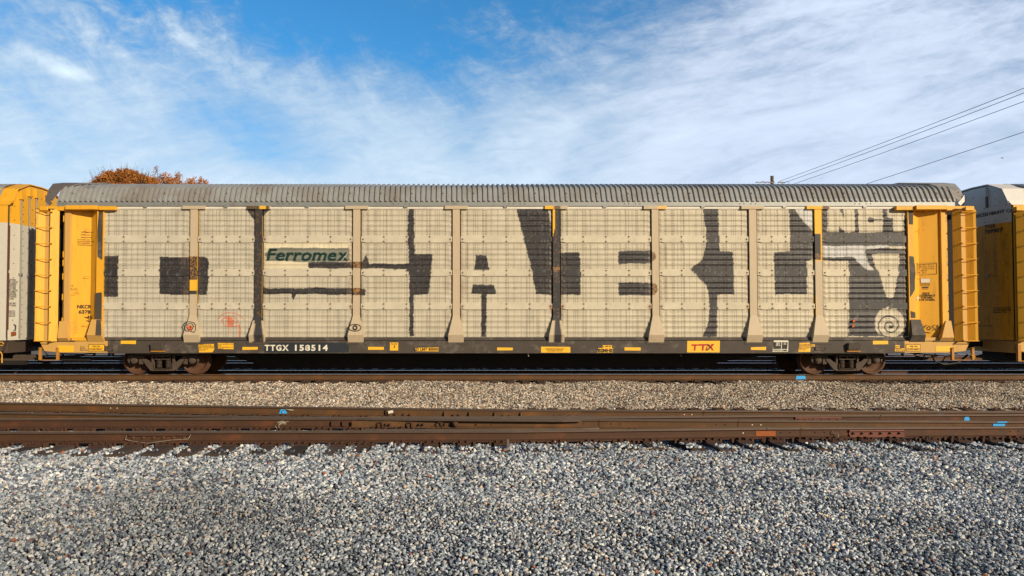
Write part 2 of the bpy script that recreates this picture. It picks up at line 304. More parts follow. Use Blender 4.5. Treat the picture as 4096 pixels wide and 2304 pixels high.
# ---------------------------------------------------------------- paint on the car side (graffiti), measured from the photograph
def rg(k, pts):
    if k == 7: return [(3200+x/3.814, 780+y/3.814) for x, y in pts]
    if k == 8: return [(3200+x/3.814, 1080+y/3.814) for x, y in pts]
    return [(1024*(k-1)+x/1.6104, 660+y/1.6104) for x, y in pts]
DARK = (0.036, 0.034, 0.035); YP = (0.80, 0.44, 0.03); SILV = (0.50, 0.50, 0.48); GREYP = (0.20, 0.205, 0.165)
CR2 = (0.66, 0.59, 0.42); RUSTY = (0.20, 0.105, 0.045)
PAINT = [
 (DARK, rg(1, [(650,585),(762,583),(760,848),(650,850)])),
 (DARK, rg(1, [(1030,592),(1226,594),(1226,838),(1027,832)])),
 (DARK, rg(1, [(1226,590),(1320,588),(1338,600),(1345,630),(1343,760),(1330,835),(1226,836)])),
 (DARK, rg(1, [(1573,262),(1660,262),(1660,375),(1640,362),(1610,318)])),
 (DARK, rg(2, [(40,262),(95,262),(92,285),(60,312),(46,340)])),
 (CR2,  rg(2, [(48,500),(615,500),(612,665),(45,665)])),
 (GREYP, rg(2, [(88,533),(600,536),(601,622),(340,626),(70,616),(62,575)])),
 (DARK, rg(2, [(336,628),(440,624),(680,627),(680,667),(440,666),(334,664)])),
 (DARK, rg(2, [(676,627),(690,615),(702,590),(711,572),(728,637),(985,636),(977,420),(983,262),(1016,262),(1022,575),(1137,573),(1126,720),(1110,830),(1016,838),(1016,1106),(988,1106),(987,700),(965,672),(740,664),(676,667)])),
 (DARK, rg(2, [(676,795),(701,796),(705,810),(702,838),(676,837)])),
 (DARK, rg(2, [(30,765),(65,793),(200,796),(400,790),(680,796),(680,836),(500,836),(330,830),(257,832),(247,860),(238,873),(226,830),(40,832)])),
 (DARK, rg(2, [(1418,580),(1482,582),(1507,678),(1405,679)])),
 (DARK, rg(2, [(1398,773),(1530,770),(1553,828),(1486,832),(1480,1106),(1449,1106),(1452,832),(1384,830)])),
 (DARK, rg(3, [(20,255),(225,255),(242,335),(262,420),(262,836),(155,833),(118,640),(65,430)])),
 (DARK, rg(3, [(308,568),(435,562),(442,700),(440,838),(308,836)])),
 (DARK, rg(3, [(684,555),(896,550),(914,562),(928,592),(914,622),(898,634),(684,638)])),
 (DARK, rg(3, [(686,757),(915,759),(934,780),(942,802),(930,832),(905,838),(686,840)])),
 (DARK, rg(3, [(1222,255),(1325,255),(1337,557),(1423,560),(1427,700),(1430,835),(1322,835),(1320,1106),(1226,1106),(1250,1050),(1266,1000),(1270,900),(1262,800),(1245,770),(1215,740),(1178,708),(1148,675),(1175,650),(1215,622),(1232,580),(1246,540),(1250,430),(1236,330)])),
 (SILV, rg(4, [(165,262),(302,262),(302,445),(230,360)])),
 (DARK, rg(4, [(133,270),(165,270),(200,330),(302,440),(302,604),(250,618),(250,832),(45,833),(36,562),(138,558),(140,420)])),
 # last bay: everything between the small letters
 (DARK, rg(7, [(330,170),(1690,170),(1690,780),(330,780)])),
 (CREAM, rg(7, [(415,150),(582,150),(625,260),(668,362),(662,160),(822,150),(835,400),(835,562),(690,577),(640,520),(592,470),(590,562),(415,562)])),
 (CREAM, rg(7, [(880,150),(1240,150),(1262,330),(1255,562),(1245,568),(895,572),(888,400)])),
 (DARK, rg(7, [(1035,350),(1070,335),(1115,350),(1130,368),(1255,378),(1330,350),(1330,392),(1255,392),(1130,384),(1120,418),(1060,425),(1035,395)])),
 (CREAM, rg(7, [(1325,150),(1690,170),(1665,345),(1600,352),(1575,365),(1580,548),(1420,552),(1415,352),(1328,345)])),
 (SILV, rg(7, [(340,775),(1020,775),(1335,770),(1335,830),(1600,830),(1600,900),(990,900),(1060,1100),(1110,1260),(950,1180),(830,980),(340,950)])),
 (DARK, rg(7, [(1010,828),(1330,812),(1700,826),(1700,1460),(1250,1460),(1240,1400),(1160,1180),(1050,1060),(1020,960),(985,870)])),
 (CREAM, rg(7, [(1090,900),(1515,893),(1510,1000),(1490,1200),(1450,1452),(1255,1452),(1200,1250),(1130,1040)])),
 (DARK, rg(7, [(335,950),(800,945),(870,1010),(980,1110),(1090,1180),(1250,1452),(750,1452),(740,1200),(735,1006),(335,1000)])),
 (DARK, rg(8, [(740,260),(1700,260),(1700,1010),(735,1010),(745,620)])),
 (CREAM, rg(8, [(1170,0),(1490,0),(1470,180),(1438,330),(1428,415),(1350,428),(1312,418),(1285,340),(1230,170)])),
 (DARK, rg(8, [(740,0),(1180,0),(1250,200),(1300,380),(1310,430),(1000,470),(740,470)])),
]
ANG = [2*math.pi*i/40 for i in range(40)]
PAINT.append((CREAM, rg(8, [(1362+(228+6*math.sin(3*a))*math.cos(a), 808+(234+7*math.sin(5*a))*math.sin(a)) for a in ANG])))
STROKES = []   # (colour, px points, half width px)
sprl = []
for i in range(60):
    t = i/59; a = -0.2+t*4.6*math.pi; r = 12+t**1.25*190
    sprl.append((1378-r*math.cos(a)*1.0+(-12*t), 862+r*math.sin(a)*0.95-20*t))
STROKES.append(((0.03, 0.03, 0.035), rg(8, sprl), 3.0))
STROKES.append(((0.03, 0.03, 0.035), rg(8, [(1370,865),(1395,868)]), 6.0))
OR_ = (0.58, 0.17, 0.09)
def rz(pts): return [(700+x/3.814, 1120+y/3.814) for x, y in pts]
STROKES += [
 (OR_, rz([(655,595),(700,540),(770,505),(860,500),(950,520),(1010,555),(1055,605)]), 1.7),
 (OR_, rz([(720,610),(760,580),(840,550),(900,565),(940,590),(965,640),(980,690),(920,712),(800,712),(750,690),(735,640),(720,610)]), 1.6),
 (OR_, rz([(700,635),(735,600),(760,570),(830,552)]), 1.4), (OR_, rz([(985,690),(990,780),(985,860),(990,960)]), 3.0),
 (OR_, rz([(770,640),(900,620),(915,600),(880,640),(960,650)]), 1.2), (OR_, rz([(825,600),(840,660),(835,680)]), 9.5), (OR_, rz([(850,600),(860,680)]), 8.0),
 ((0.50,0.30,0.22), rz([(820,700),(822,800)]), 0.9), ((0.50,0.30,0.22), rz([(850,700),(852,790)]), 0.9)]
RUSTSPOTS = []  # (px, py, radius px, strength)
for a, b, s, st in [(1052,951,15,.9),(1406,1226,9,.8),(1052,1226,8,.5),(2206,1226,13,1.),(2246,1226,14,1.),(2601,1226,13,1.),(2640,1226,10,.8),(2992,1226,12,.9),(3640,1226,10,.9),(1806,1226,7,.5),(1846,1226,8,.5),(2600,1088,7,.4)]:
    RUSTSPOTS.append((a, b, s, st))
STAINS = [(736,1020,9,50),(413,1005,10,45),(1398,1020,9,45),(1787,1135,9,40),(1787,1000,8,45),(1866,1030,8,50),(1395,1150,8,40),(2982,1010,9,50),(2660,1010,10,45),(2985,1140,8,45),(2660,1145,10,40),(3625,1010,14,60),(3625,1150,13,60),(424,1270,8,30),(740,1180,9,40),(1787,1290,9,40),(1860,1140,9,40),(3600,1280,14,40)]

def inpoly(px, py, poly):
    p = np.array(poly); x0, y0 = p.min(0); x1, y1 = p.max(0)
    r = np.zeros(px.shape, bool)
    s = (px >= x0) & (px <= x1) & (py >= y0) & (py <= y1)
    if not s.any(): return r
    a, b = px[s], py[s]; q = np.zeros(a.shape, bool)
    n = len(poly)
    for i in range(n):
        xa, ya = poly[i]; xb, yb = poly[(i+1) % n]
        if ya == yb: continue
        c = ((ya > b) != (yb > b)) & (a < (xb-xa)*(b-ya)/(yb-ya)+xa)
        q ^= c
    r[s] = q; return r
def segdist(px, py, pts):
    d = np.full(px.shape, 1e9)
    for (xa, ya), (xb, yb) in zip(pts[:-1], pts[1:]):
        L = max((xb-xa)**2+(yb-ya)**2, 1e-6)
        t = np.clip(((px-xa)*(xb-xa)+(py-ya)*(yb-ya))/L, 0, 1)
        d = np.minimum(d, np.hypot(px-xa-t*(xb-xa), py-ya-t*(yb-ya)))
    return d
LETTERS = []
def paint(px, py, base, rust=True):
    """colour of the painted surface at a place on the car side (soft edged, brushed)"""
    col = np.tile(np.array(base, float), (len(px), 1))
    jx = 0.8*np.sin(py*0.35)+1.0*np.sin(py*0.11+px*0.03+2)+rng.normal(0, 0.4, px.shape)
    jy = 1.2*np.sin(px*0.05+1)+0.5*np.sin(px*0.19)+rng.normal(0, 0.4, px.shape)
    qx, qy = px+jx, py+jy
    for c, poly in PAINT:
        k = inpoly(qx, qy, poly)
        col[k] = np.array(base if c is CREAM else c)
    d = col.mean(1) < 0.08          # worn, rolled-on dark paint: lighter brush marks
    w = 0.5+0.5*np.sin(qy*0.9+3*np.sin(qx*0.05))*np.sin(qx*0.13+qy*0.05)
    col[d] *= (0.8+0.6*w[d]*rng.random(d.sum()))[:, None]
    sc_ = d & (rng.random(px.shape) < 0.05); col[sc_] = col[sc_]*1.0+0.10
    for c, pts, hw in STROKES:
        p = np.array(pts); s = (px > p[:, 0].min()-hw-2) & (px < p[:, 0].max()+hw+2) & (py > p[:, 1].min()-hw-2) & (py < p[:, 1].max()+hw+2)
        if not s.any(): continue
        dd = segdist(px[s], py[s], pts); a = np.clip((hw+0.6-dd)/1.2, 0, 1)[:, None]*0.95
        col[s] = col[s]*(1-a)+np.array(c)*a
    for tris, bb, c in LETTERS:
        s = (px > bb[0]) & (px < bb[2]) & (py > bb[1]) & (py < bb[3])
        if not s.any(): continue
        idx = np.where(s)[0]; hit = np.zeros(len(idx), bool)
        for t in tris: hit |= inpoly(px[idx], py[idx], t)
        col[idx[hit]] = c
    if rust:
        for a, b, r, st in RUSTSPOTS:
            dd = np.hypot(px-a, (py-b)*np.where(py > b, 0.8, 1.3)); w = np.exp(-(dd/r)**2*1.6)*st*0.8
            col = col*(1-w[:, None])+np.array((0.26, 0.085, 0.03))*w[:, None]
        for a, b, rx, ry in STAINS:
            w = np.exp(-((px-a)/rx)**2-((py-b)/ry)**4)*0.42*(0.7+0.3*np.sin(px*1.7))
            col = col*(1-w[:, None])+np.array((0.22, 0.14, 0.09))*w[:, None]
    return col
# the railway's name on the third panel: italic green letters
def add_letters():
    v, f, wh = text_tris("Ferrome", bold=0.028, shear=0.22, spacing=1.02)
    def q(a, b): return (1064+a*(1347-1064), 1045-b*(1045-994))
    tris = [[q(*v[i]) for i in t] for t in f]
    LETTERS.append((tris, (1055, 985, 1355, 1055), (0.0, 0.032, 0.028)))
    bars = [rg(2, [(520,618),(545,618),(598,562),(575,562)]), rg(2, [(530,562),(552,562),(592,618),(570,618)]),
            rg(2, [(58,572),(120,572),(120,576),(58,576)]), rg(2, [(58,580),(118,580),(118,583),(58,583)])]
    LETTERS.append((bars, (1050, 985, 1400, 1055), (0.0, 0.032, 0.028)))
    LETTERS.append(([rg(2, [(548,618),(553,618),(596,566),(592,562)])], (1050, 985, 1400, 1055), (0.45, 0.47, 0.42)))
add_letters()

def colour_attr(ob, cols):
    ca = ob.data.color_attributes.new('paint', 'FLOAT_COLOR', 'POINT')
    a = np.ones((len(cols), 4), np.float32); a[:, :3] = cols
    ca.data.foreach_set('color', a.ravel())

# ---------------------------------------------------------------- the auto-carrier rail car
CARX = XS(2013)
OFF.append(Vector((CARX, YC, 0)))
car = empty('auto_rack_rail_car', (CARX, YC, 0), 'long cream and yellow rail car with black block graffiti, filling the middle', 'rail car', 'car-carrying rail cars coupled in a train')
HW = 1.36; YP_ = YC-HW
ZT, ZB = 4.885, 1.125
BANDS = [(3.885, 4.105), (2.905, 3.115), (1.925, 2.135)]
SECT = [(4.105, ZT), (3.115, 3.885), (2.135, 2.905), (ZB, 1.925)]
bays = [(407, 761), (792, 1021), (1052, 1412), (1444, 1809.5), (1842, 2209.5), (2242, 2605.6), (2636, 2995), (3028, 3257), (3289, 3640)]
posts = [(762, 790, 'b'), (1021, 1049, 'd'), (1413, 1441, 'b'), (1811, 1840, 'b'), (2211, 2239, 'd'), (2607, 2634, 'b'), (2996, 3025, 'b'), (3258, 3286, 'y')]
RIBS = []
for a, b in SECT:
    for i in range(4): RIBS.append(a+(b-a)*(i+1)/5.0-0.004)
def ribdepth(z, x, x0, x1):
    d = np.zeros(z.shape)
    fade = np.clip(np.minimum(x-x0, x1-x)/0.06-1.6, 0, 1)
    for r in RIBS:
        t = (z-r-.012)/0.060
        d = np.maximum(d, 0.020*np.where(np.abs(t) < 1, np.where(t > 0, .5+.5*np.cos(np.pi*np.clip(t, -1, 1)), np.minimum(1, 1.5*(1-np.abs(t)))), 0))
    end = np.zeros(z.shape)
    for r in RIBS:      # round stamped dimples where each rib stops
        for xe in (x0+0.075, x1-0.075):
            rr = np.hypot(x-xe, z-r)/0.052; end = np.maximum(end, 0.018*np.clip(1.25-rr, 0, 1))
    return d*fade+end
PAT_W = [78,82,120,133,148,180,186,198,205,235,279,330,336,347,385,431,465,470,487,510,533,541,548,585,592]
PAT_W = [(a-45)/580 for a in PAT_W]
PAT_N = [(a-792)/229 for a in (811.5,823,827.5,846.6,862,873.6,877.6,896.6,904.6,908.4,916,936.5,940,951,966.8,986,989.8,1001.5)]
for bi, (pa, pb) in enumerate(bays):
    x0, x1 = XS(pa+2), XS(pb-2.5)
    nx = int((x1-x0)/0.02)+1; zs = []
    for a, b in SECT: zs += list(np.linspace(a, b, 44))
    zs = np.array(sorted(set(np.round(zs, 5)))); xs = np.linspace(x0, x1, nx)
    GX, GZ = np.meshgrid(xs, zs); gx, gz = GX.ravel(), GZ.ravel()
    dep = ribdepth(gz, gx, x0, x1)+0.002*np.sin(gx*5+bi)*np.sin(gz*3)
    px, py = toPx(gx, gz, YP_)
    V_ = np.stack([gx-CARX, YP_-dep-YC, gz], 1)
    idx = np.arange(len(gx)).reshape(GX.shape)
    fs = np.stack([idx[:-1, :-1], idx[:-1, 1:], idx[1:, 1:], idx[1:, :-1]], -1).reshape(-1, 4)
    u_ = bi/8; basec = tuple(np.array((.505, .468, .372))*(1-u_)+np.array((.53, .468, .340))*u_); CB = basec
    cols = paint(px, py, basec)
    g1 = np.interp(gx, np.linspace(x0, x1, 90), np.clip(rng.normal(0, 1, 90), 0, 2.2)); g2 = np.interp(gx, np.linspace(x0, x1, 34), rng.random(34))
    for za, zb_ in SECT:
        t = np.clip((zb_-gz)/(zb_-za), 0, 1); inn = (gz >= za) & (gz <= zb_)
        w = inn*(0.16*g1*np.exp(-t*2.2)+0.16*g2*np.clip(t-.45, 0, 1))
        cols = cols*(1-w[:, None])+np.array((.12, .085, .055))*w[:, None]
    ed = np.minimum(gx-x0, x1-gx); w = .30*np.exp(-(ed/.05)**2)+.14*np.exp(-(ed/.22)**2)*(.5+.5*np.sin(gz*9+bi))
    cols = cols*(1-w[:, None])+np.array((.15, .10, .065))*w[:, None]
    # perforations
    pat = PAT_W if (pb-pa) > 300 else PAT_N
    if bi in (3, 6, 7, 8): pat = [1-a for a in pat]
    hv = []; hole_f = []
    for u in pat:
        hx = x0+0.03+u*(x1-x0-0.06)
        for a, b in SECT:
            if bi == 2 and abs(a-3.115) < 0.01: continue
            z = a+0.02
            while z < b-0.015:
                hv.append((hx, z)); z += 0.0475
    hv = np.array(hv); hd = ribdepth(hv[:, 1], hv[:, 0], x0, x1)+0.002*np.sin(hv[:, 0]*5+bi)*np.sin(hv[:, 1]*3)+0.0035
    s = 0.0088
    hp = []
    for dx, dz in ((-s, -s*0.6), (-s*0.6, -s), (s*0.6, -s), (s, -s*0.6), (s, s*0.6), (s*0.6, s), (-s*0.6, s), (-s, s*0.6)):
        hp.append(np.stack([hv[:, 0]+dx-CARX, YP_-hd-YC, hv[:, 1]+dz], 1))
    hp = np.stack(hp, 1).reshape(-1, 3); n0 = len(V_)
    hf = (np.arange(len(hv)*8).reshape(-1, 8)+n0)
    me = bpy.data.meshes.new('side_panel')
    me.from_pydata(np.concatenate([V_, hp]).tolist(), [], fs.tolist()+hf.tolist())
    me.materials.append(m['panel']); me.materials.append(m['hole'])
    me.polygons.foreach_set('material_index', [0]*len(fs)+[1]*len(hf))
    me.polygons.foreach_set('use_smooth', [True]*len(fs)+[False]*len(hf)); me.update()
    ob = bpy.data.objects.new('side_panel', me); COL.objects.link(ob); ob.parent = car
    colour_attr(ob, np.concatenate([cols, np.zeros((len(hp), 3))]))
    # smooth stiffener bands with bolts (sub-parts)
    for za, zb in BANDS:
        yb = YP_-0.034; c = 0.05
        L, Rr = x0-0.01, x1+0.01
        nxx = int((x1-x0)/0.03); xx = np.linspace(L, Rr, nxx)
        rows = [(za, 0.0), (za+0.006, 1), (za+0.05, 1), ((za+zb)/2, 1.0), (zb-0.05, 1), (zb-0.006, 1), (zb, 0)]
        vs = []
        for zz, k in rows:
            for x in xx:
                e = max(0, 1-min(x-L, Rr-x)/0.14); sh = 0.028*min(1, e*1.6)
                z_ = zz+(sh if zz < (za+zb)/2 else -sh if zz > (za+zb)/2 else 0)
                vs.append((x, YP_-0.034 if k else YP_+0.004, z_))
        vs = np.array(vs); ii = np.arange(len(vs)).reshape(len(rows), nxx)
        ff = np.stack([ii[:-1, :-1], ii[:-1, 1:], ii[1:, 1:], ii[1:, :-1]], -1).reshape(-1, 4)
        mb = MB(); mb.add(vs.tolist(), ff.tolist(), 'panel'); nb = len(vs)
        bx = [0.247, 0.50, 0.755] if (pb-pa) > 300 else [0.25, 0.5, 0.74]
        pos = [(x0+(x1-x0)*u, zz) for u in bx for zz in (za+0.04, zb-0.04)]+[(x0+0.045, (za+zb)/2), (x1-0.045, (za+zb)/2)]
        for bx_, bz in pos:
            mb.lathe_y([(0.019, 0.0), (0.019, -0.012), (0.011, -0.022), (0.0005, -0.024)], bx_, yb, bz, 8, 'bolt')
        # short dirt streak below every bolt
        o = mb.build('stiffener_band', ob, smooth=False)
        o.location = (0, 0, 0)
        p2x, p2y = toPx(vs[:, 0], vs[:, 2], YP_)
        cc = paint(p2x, p2y, tuple(np.array(basec)*1.06))
        for bx_, bz in pos:
            w = np.exp(-((vs[:, 0]-bx_)/0.03)**2-((vs[:, 2]-bz+0.015)/0.035)**2)*0.6
            cc = cc*(1-w[:, None])+np.array((0.13, 0.07, 0.035))*w[:, None]
        colour_attr(o, np.concatenate([cc, np.zeros((len(mb.v)-nb, 3))+0.1]))
    # bottom rail under the panel and top rail strip with its clip
    mb = MB(); mb.box(x0-0.02, x1+0.02, YP_-0.03, YP_+0.06, 1.030, ZB, 'sill'); bevel(mb.build('bottom_rail', ob), 0.004)
    mb = MB(); mb.box(x0-0.03, x1+0.03, YP_-0.022, YP_+0.05, ZT, 4.955, 'panel'); o = mb.build('top_rail', ob)
    vv = np.array(mb.v); a, b = toPx(vv[:, 0], vv[:, 2], YP_); colour_attr(o, np.tile((0.66, 0.62, 0.54), (len(vv), 1)))
    xm = (x0+x1)/2-0.03
    mb = MB(); mb.box(xm-0.055, xm+0.055, YP_-0.055, YP_-0.01, 4.91, 4.975, 'galv'); bevel(mb.build('rail_clip', ob), 0.008)
# two small amber reflectors hanging on the last panel
for (a, b) in ((3407, 1283), (3404, 1303)):
    x, z = XS(a), ZS(b)
    mb = MB(); mb.prism([(x-0.035, z+0.01), (x+0.02, z+0.045), (x+0.035, z-0.02), (x-0.01, z-0.05)], YP_-0.075, YP_-0.045, 'amber'); mb.build('amber_reflector', car)

# ---- posts
BE = (0.50, 0.405, 0.275)
PP = {0: [(588, 740, RUSTY), (740, 808, YP), (808, 833, DARK)]}
def postcol(i, a, b, x, z, px, py, back):
    col = np.tile(np.array(BE), (len(px), 1)); ry = (py-660)*1.6104; u = (px-a)/(b-a)
    def setc(msk, c): col[msk] = c
    nz = rng.random(len(px))
    if i == 0:
        s = (ry > 588) & (ry < 745); setc(s, DARK); setc(s & (nz < 0.33), (0.32, 0.15, 0.03)); setc((ry > 742) & (ry < 808), YP); setc((ry >= 808) & (ry < 833), DARK)
        setc((u > 0.95) & (ry < 980) & back, YP)
    if i in (1, 4):
        setc(ry < 1200, DARK); setc((u > 0.06) & (u < 0.94) & (nz < 0.07) & (ry < 980), (0.20, 0.10, 0.04))
        if i == 1: setc((u > 0.95) & back & (ry > 330) & (ry < 980), YP); setc((ry > 1000) & ((u < 0.10-(ry-1000)/500) | (u > 0.95+(ry-1000)/350)), BE)
        else: setc((u < 0.30) & (ry < 460-u*200), YP); setc((ry > 1000) & ((u < 0.30-(ry-1000)/400) | (u > 0.85+(ry-1000)/350)), BE); setc((ry > 660) & (ry < 690) & (nz < 0.5), (0.3, 0.15, 0.05))
    if i == 2:
        for p, q in ((626, 667), (795, 837)):
            s = (ry > p) & (ry < q); setc(s, DARK); setc(s & (nz < 0.55), (0.34, 0.17, 0.05))
    if i == 5:
        for c0 in (592, 800):
            s = np.hypot((px-2606)*1.6104/0.9, (ry-c0)) < (30 if c0 == 592 else 40); setc(s, (0.30, 0.17, 0.07)); setc(s & (nz < 0.4), DARK)
    if i == 7:
        setc(ry < 618, YP); s = (ry > 445) & (ry < 612) & (u < 0.72+0.0*ry); setc(s, DARK); setc((ry > 570) & (ry < 612) & (nz < 0.3), (0.3, 0.15, 0.05))
        setc((ry > 840) & (ry < 965) & (u < 0.1), YP)
    return col
for i, (a, b, kind) in enumerate(posts):
    x0, x1 = XS(a), XS(b); xm = (x0+x1)/2; yf = YP_-0.056
    def gridface(xa, xb, rows, name, parent, wfun=None, yfun=None):
        vs = []; n = 9
        for z in rows:
            l, r = (xa, xb) if wfun is None else wfun(z)
            for k in range(n): vs.append((l+(r-l)*k/(n-1), yf if yfun is None else yfun(z), z))
        nb = len(vs)
        back = []
        for z in rows:
            l, r = (xa, xb) if wfun is None else wfun(z)
            back += [(l, YP_+0.03, z), (r, YP_+0.03, z)]
        mb = MB(); ii = np.arange(nb).reshape(len(rows), n)
        ff = np.stack([ii[:-1, :-1], ii[:-1, 1:], ii[1:, 1:], ii[1:, :-1]], -1).reshape(-1, 4).tolist()
        vs += back
        for q in range(len(rows)-1):
            ff.append((int(ii[q, 0]), int(ii[q+1, 0]), nb+2*(q+1), nb+2*q)); ff.append((int(ii[q, n-1]), nb+2*q+1, nb+2*(q+1)+1, int(ii[q+1, n-1])))
        ff.append(tuple(int(k) for k in ii[-1])+(nb+2*len(rows)-1, nb+2*len(rows)-2))
        mb.add(vs, ff, 'post'); o = mb.build(name, parent)
        vv = np.array(mb.v); p, q = toPx(vv[:, 0], vv[:, 2], YP_)
        colour_attr(o, postcol(i, a, b, vv[:, 0], vv[:, 2], p, q, vv[:, 1] > YP_)); return o
    po = gridface(x0, x1, np.linspace(1.755, 4.90, 120), 'side_post', car)
    # flared foot: runs outward, then folds back in to the sill
    w0, w1 = (x1-x0)/2-0.005, 0.215
    def wf(z):
        t = min(1, max(0, (1.755-z)/0.57)); return xm-(w0+(w1-w0)*t)-0.02*t, xm+(w0+(w1-w0)*t)
    def yf_(z):
        if z > 1.19: t = (1.755-z)/0.565; return yf-0.004-0.115*t
        t = (1.19-z)/0.22; return yf-0.119+0.085*t
    gridface(x0, x1, np.concatenate([np.linspace(0.965, 1.185, 10), np.linspace(1.195, 1.755, 26)]), 'post_foot', po, wf, yf_)
    # T-shaped cap
    xc0, xc1 = xm-0.335, xm+0.335
    mb = MB(); mb.prism([(xc0, 4.872), (xc1, 4.872), (xc1, 4.967), (xc0, 4.967)], yf-0.02, YP_-0.005, 'post')
    xx = np.linspace(xc0, xc1, 15); vs = [(x, yf-0.023, z) for z in (4.874, 4.965) for x in xx]
    mb.add(vs, [(k, k+1, k+16, k+15) for k in range(14)], 'post')
    o = mb.build('post_cap', po); cc = []
    for (x, y, z) in mb.v:
        u = (x-xc0)/(xc1-xc0)
        c = BE
        if i == 1: c = YP if 0.5 < u < 0.8 else (0.10, 0.065, 0.035) if u < 0.97 else BE
        if i == 4: c = YP if u < 0.42 else (0.16, 0.10, 0.06) if u < 0.68 else BE
        if i == 5: c = BE if u < 0.62 else (0.75, 0.45, 0.12)
        if i == 7: c = YP if u < 0.68 else (0.13, 0.09, 0.06) if u < 0.96 else BE
        cc.append(c)
    colour_attr(o, np.array(cc)); bevel(o, 0.006)

# ---- marks sprayed on the post feet
def stroke_ribbon(mb, pts, hw, y, mt):
    for (xa, za), (xb, zb) in zip(pts[:-1], pts[1:]):
        L = math.hypot(xb-xa, zb-za) or 1; nx_, nz_ = -(zb-za)/L*hw, (xb-xa)/L*hw; ex, ez = (xb-xa)/L*hw*0.5, (zb-za)/L*hw*0.5
        f = y if callable(y) else (lambda z: y)
        q = [(xa+nx_-ex, za+nz_-ez), (xa-nx_-ex, za-nz_-ez), (xb-nx_+ex, zb-nz_+ez), (xb+nx_+ex, zb+nz_+ez)]
        mb.add([(x, f(z), z) for x, z in q], [(0, 1, 2, 3)], mt)
def footy(z): return YP_-0.056-0.004-0.115*max(0, min(1, (1.755-z)/0.565))-0.006
def rz2(pts): return [(XS(700+x/3.814), ZS(1120+y/3.814)) for x, y in pts]
feet = [o for o in bpy.data.objects if o.name.startswith('post_foot')]
mb = MB()
stroke_ribbon(mb, rz2([(165,700),(175,660),(215,635),(270,640),(320,655),(345,690),(350,760),(330,800),(270,775),(215,780),(185,740),(175,690)]), 0.011, footy, 'ink')
stroke_ribbon(mb, rz2([(200,700),(235,665),(290,670),(320,710),(300,750),(240,760),(210,720)]), 0.010, footy, 'ink')
stroke_ribbon(mb, rz2([(265,700),(280,715),(262,725)]), 0.012, footy, 'ink')
for q in range(7): stroke_ribbon(mb, rz2([(222+q*13, 690+3*q), (226+q*13, 745+(q % 3)*18)]), 0.013, lambda z: footy(z)+0.002, 'orange')
mb.build('sprayed_eye', feet[0])
mb = MB(); ex, ez = XS(1024+643/1.6104), ZS(660+1048/1.6104)
for rr, hw in ((0.115, 0.013), (0.055, 0.02)):
    pts = [(ex+rr*1.55*math.cos(a)*(1 if rr < .1 else 1)-0.0, ez+rr*0.85*math.sin(a)) if rr > .1 else (ex+rr*math.cos(a), ez+rr*math.sin(a)) for a in [2*math.pi*k/20 for k in range(21)]]
    stroke_ribbon(mb, pts, hw, footy, 'ink')
mb.build('sprayed_eye', feet[2])

# ---- roof
RSEC = [(-1.41, 5.085), (-1.385, 5.16), (-1.225, 5.46), (-1.165, 5.53), (-1.08, 5.58), (-0.80, 5.675), (-0.4, 5.77), (0, 5.80), (0.4, 5.77), (0.8, 5.675), (1.08, 5.58), (1.165, 5.53), (1.225, 5.46), (1.385, 5.16), (1.41, 5.085)]
def roof_mesh(xa, xb, name, parent, mt, pitch=0.1515):
    xs = [] ; x = xa
    while x < xb-0.02:
        for dx, h in ((0.0, 0), (0.062, 0), (0.080, 1), (0.134, 1)): xs.append((x+dx, h))
        x += pitch
    xs.append((xb, 0)); vs = []; fs = []
    n = len(RSEC)
    for x, h in xs:
        for k, (y, z) in enumerate(RSEC):
            a = RSEC[max(0, k-1)]; b = RSEC[min(n-1, k+1)]; ty, tz = b[0]-a[0], b[1]-a[1]; L = math.hypot(ty, tz)
            vs.append((x, YC+y-tz/L*0.042*h, z+ty/L*0.042*h))
    for i in range(len(xs)-1):
        for k in range(n-1): fs.append((i*n+k, (i+1)*n+k, (i+1)*n+k+1, i*n+k+1))
    mb = MB(); mb.add(vs, fs, mt)
    # end faces
    for xx in (xa, xb): mb.add([(xx, YC+y, z) for y, z in RSEC], [tuple(range(n))], mt)
    x = xa+0.104; j = 0
    while x < xb-0.1:
        mb.lathe_y([(0.013, 0), (0.013, -0.012), (0.001, -0.018)], x, YC-1.435, 5.115, 6, 'bolt')
        if j % 6 == 2:
            for (yy, zz) in ((-1.30, 5.34), (-1.02, 5.60)): mb.box(x-0.012, x+0.012, YC+yy-0.045, YC+yy-0.005, zz-0.012, zz+0.03, 'bolt')
        x += pitch; j += 1
    return mb.build(name, parent)
XL, XR = XS(222, 20.43), XS(3826, 20.43)
roof = roof_mesh(XL, XR, 'corrugated_roof', car, 'roof')
mb = MB(); x = XL
while x < XR-0.5:
    xe = min(XR, x+3.38)
    mb.box(x, xe, YC-1.415, YC-1.33, 4.965, 5.088, 'galv')
    for q in (-0.26, -0.13, 0.07, 0.2):
        mb.lathe_y([(0.014, 0), (0.014, -0.012), (0.001, -0.016)], x+q if x+q > XL else x+0.4+q, YC-1.415, 5.03, 6, 'bolt')
    x = xe
mb.build('eave_rail', roof)
mb = MB(); mb.box(XL, XR, YC+1.33, YC+1.415, 4.965, 5.088, 'galv'); mb.build('eave_rail', roof)
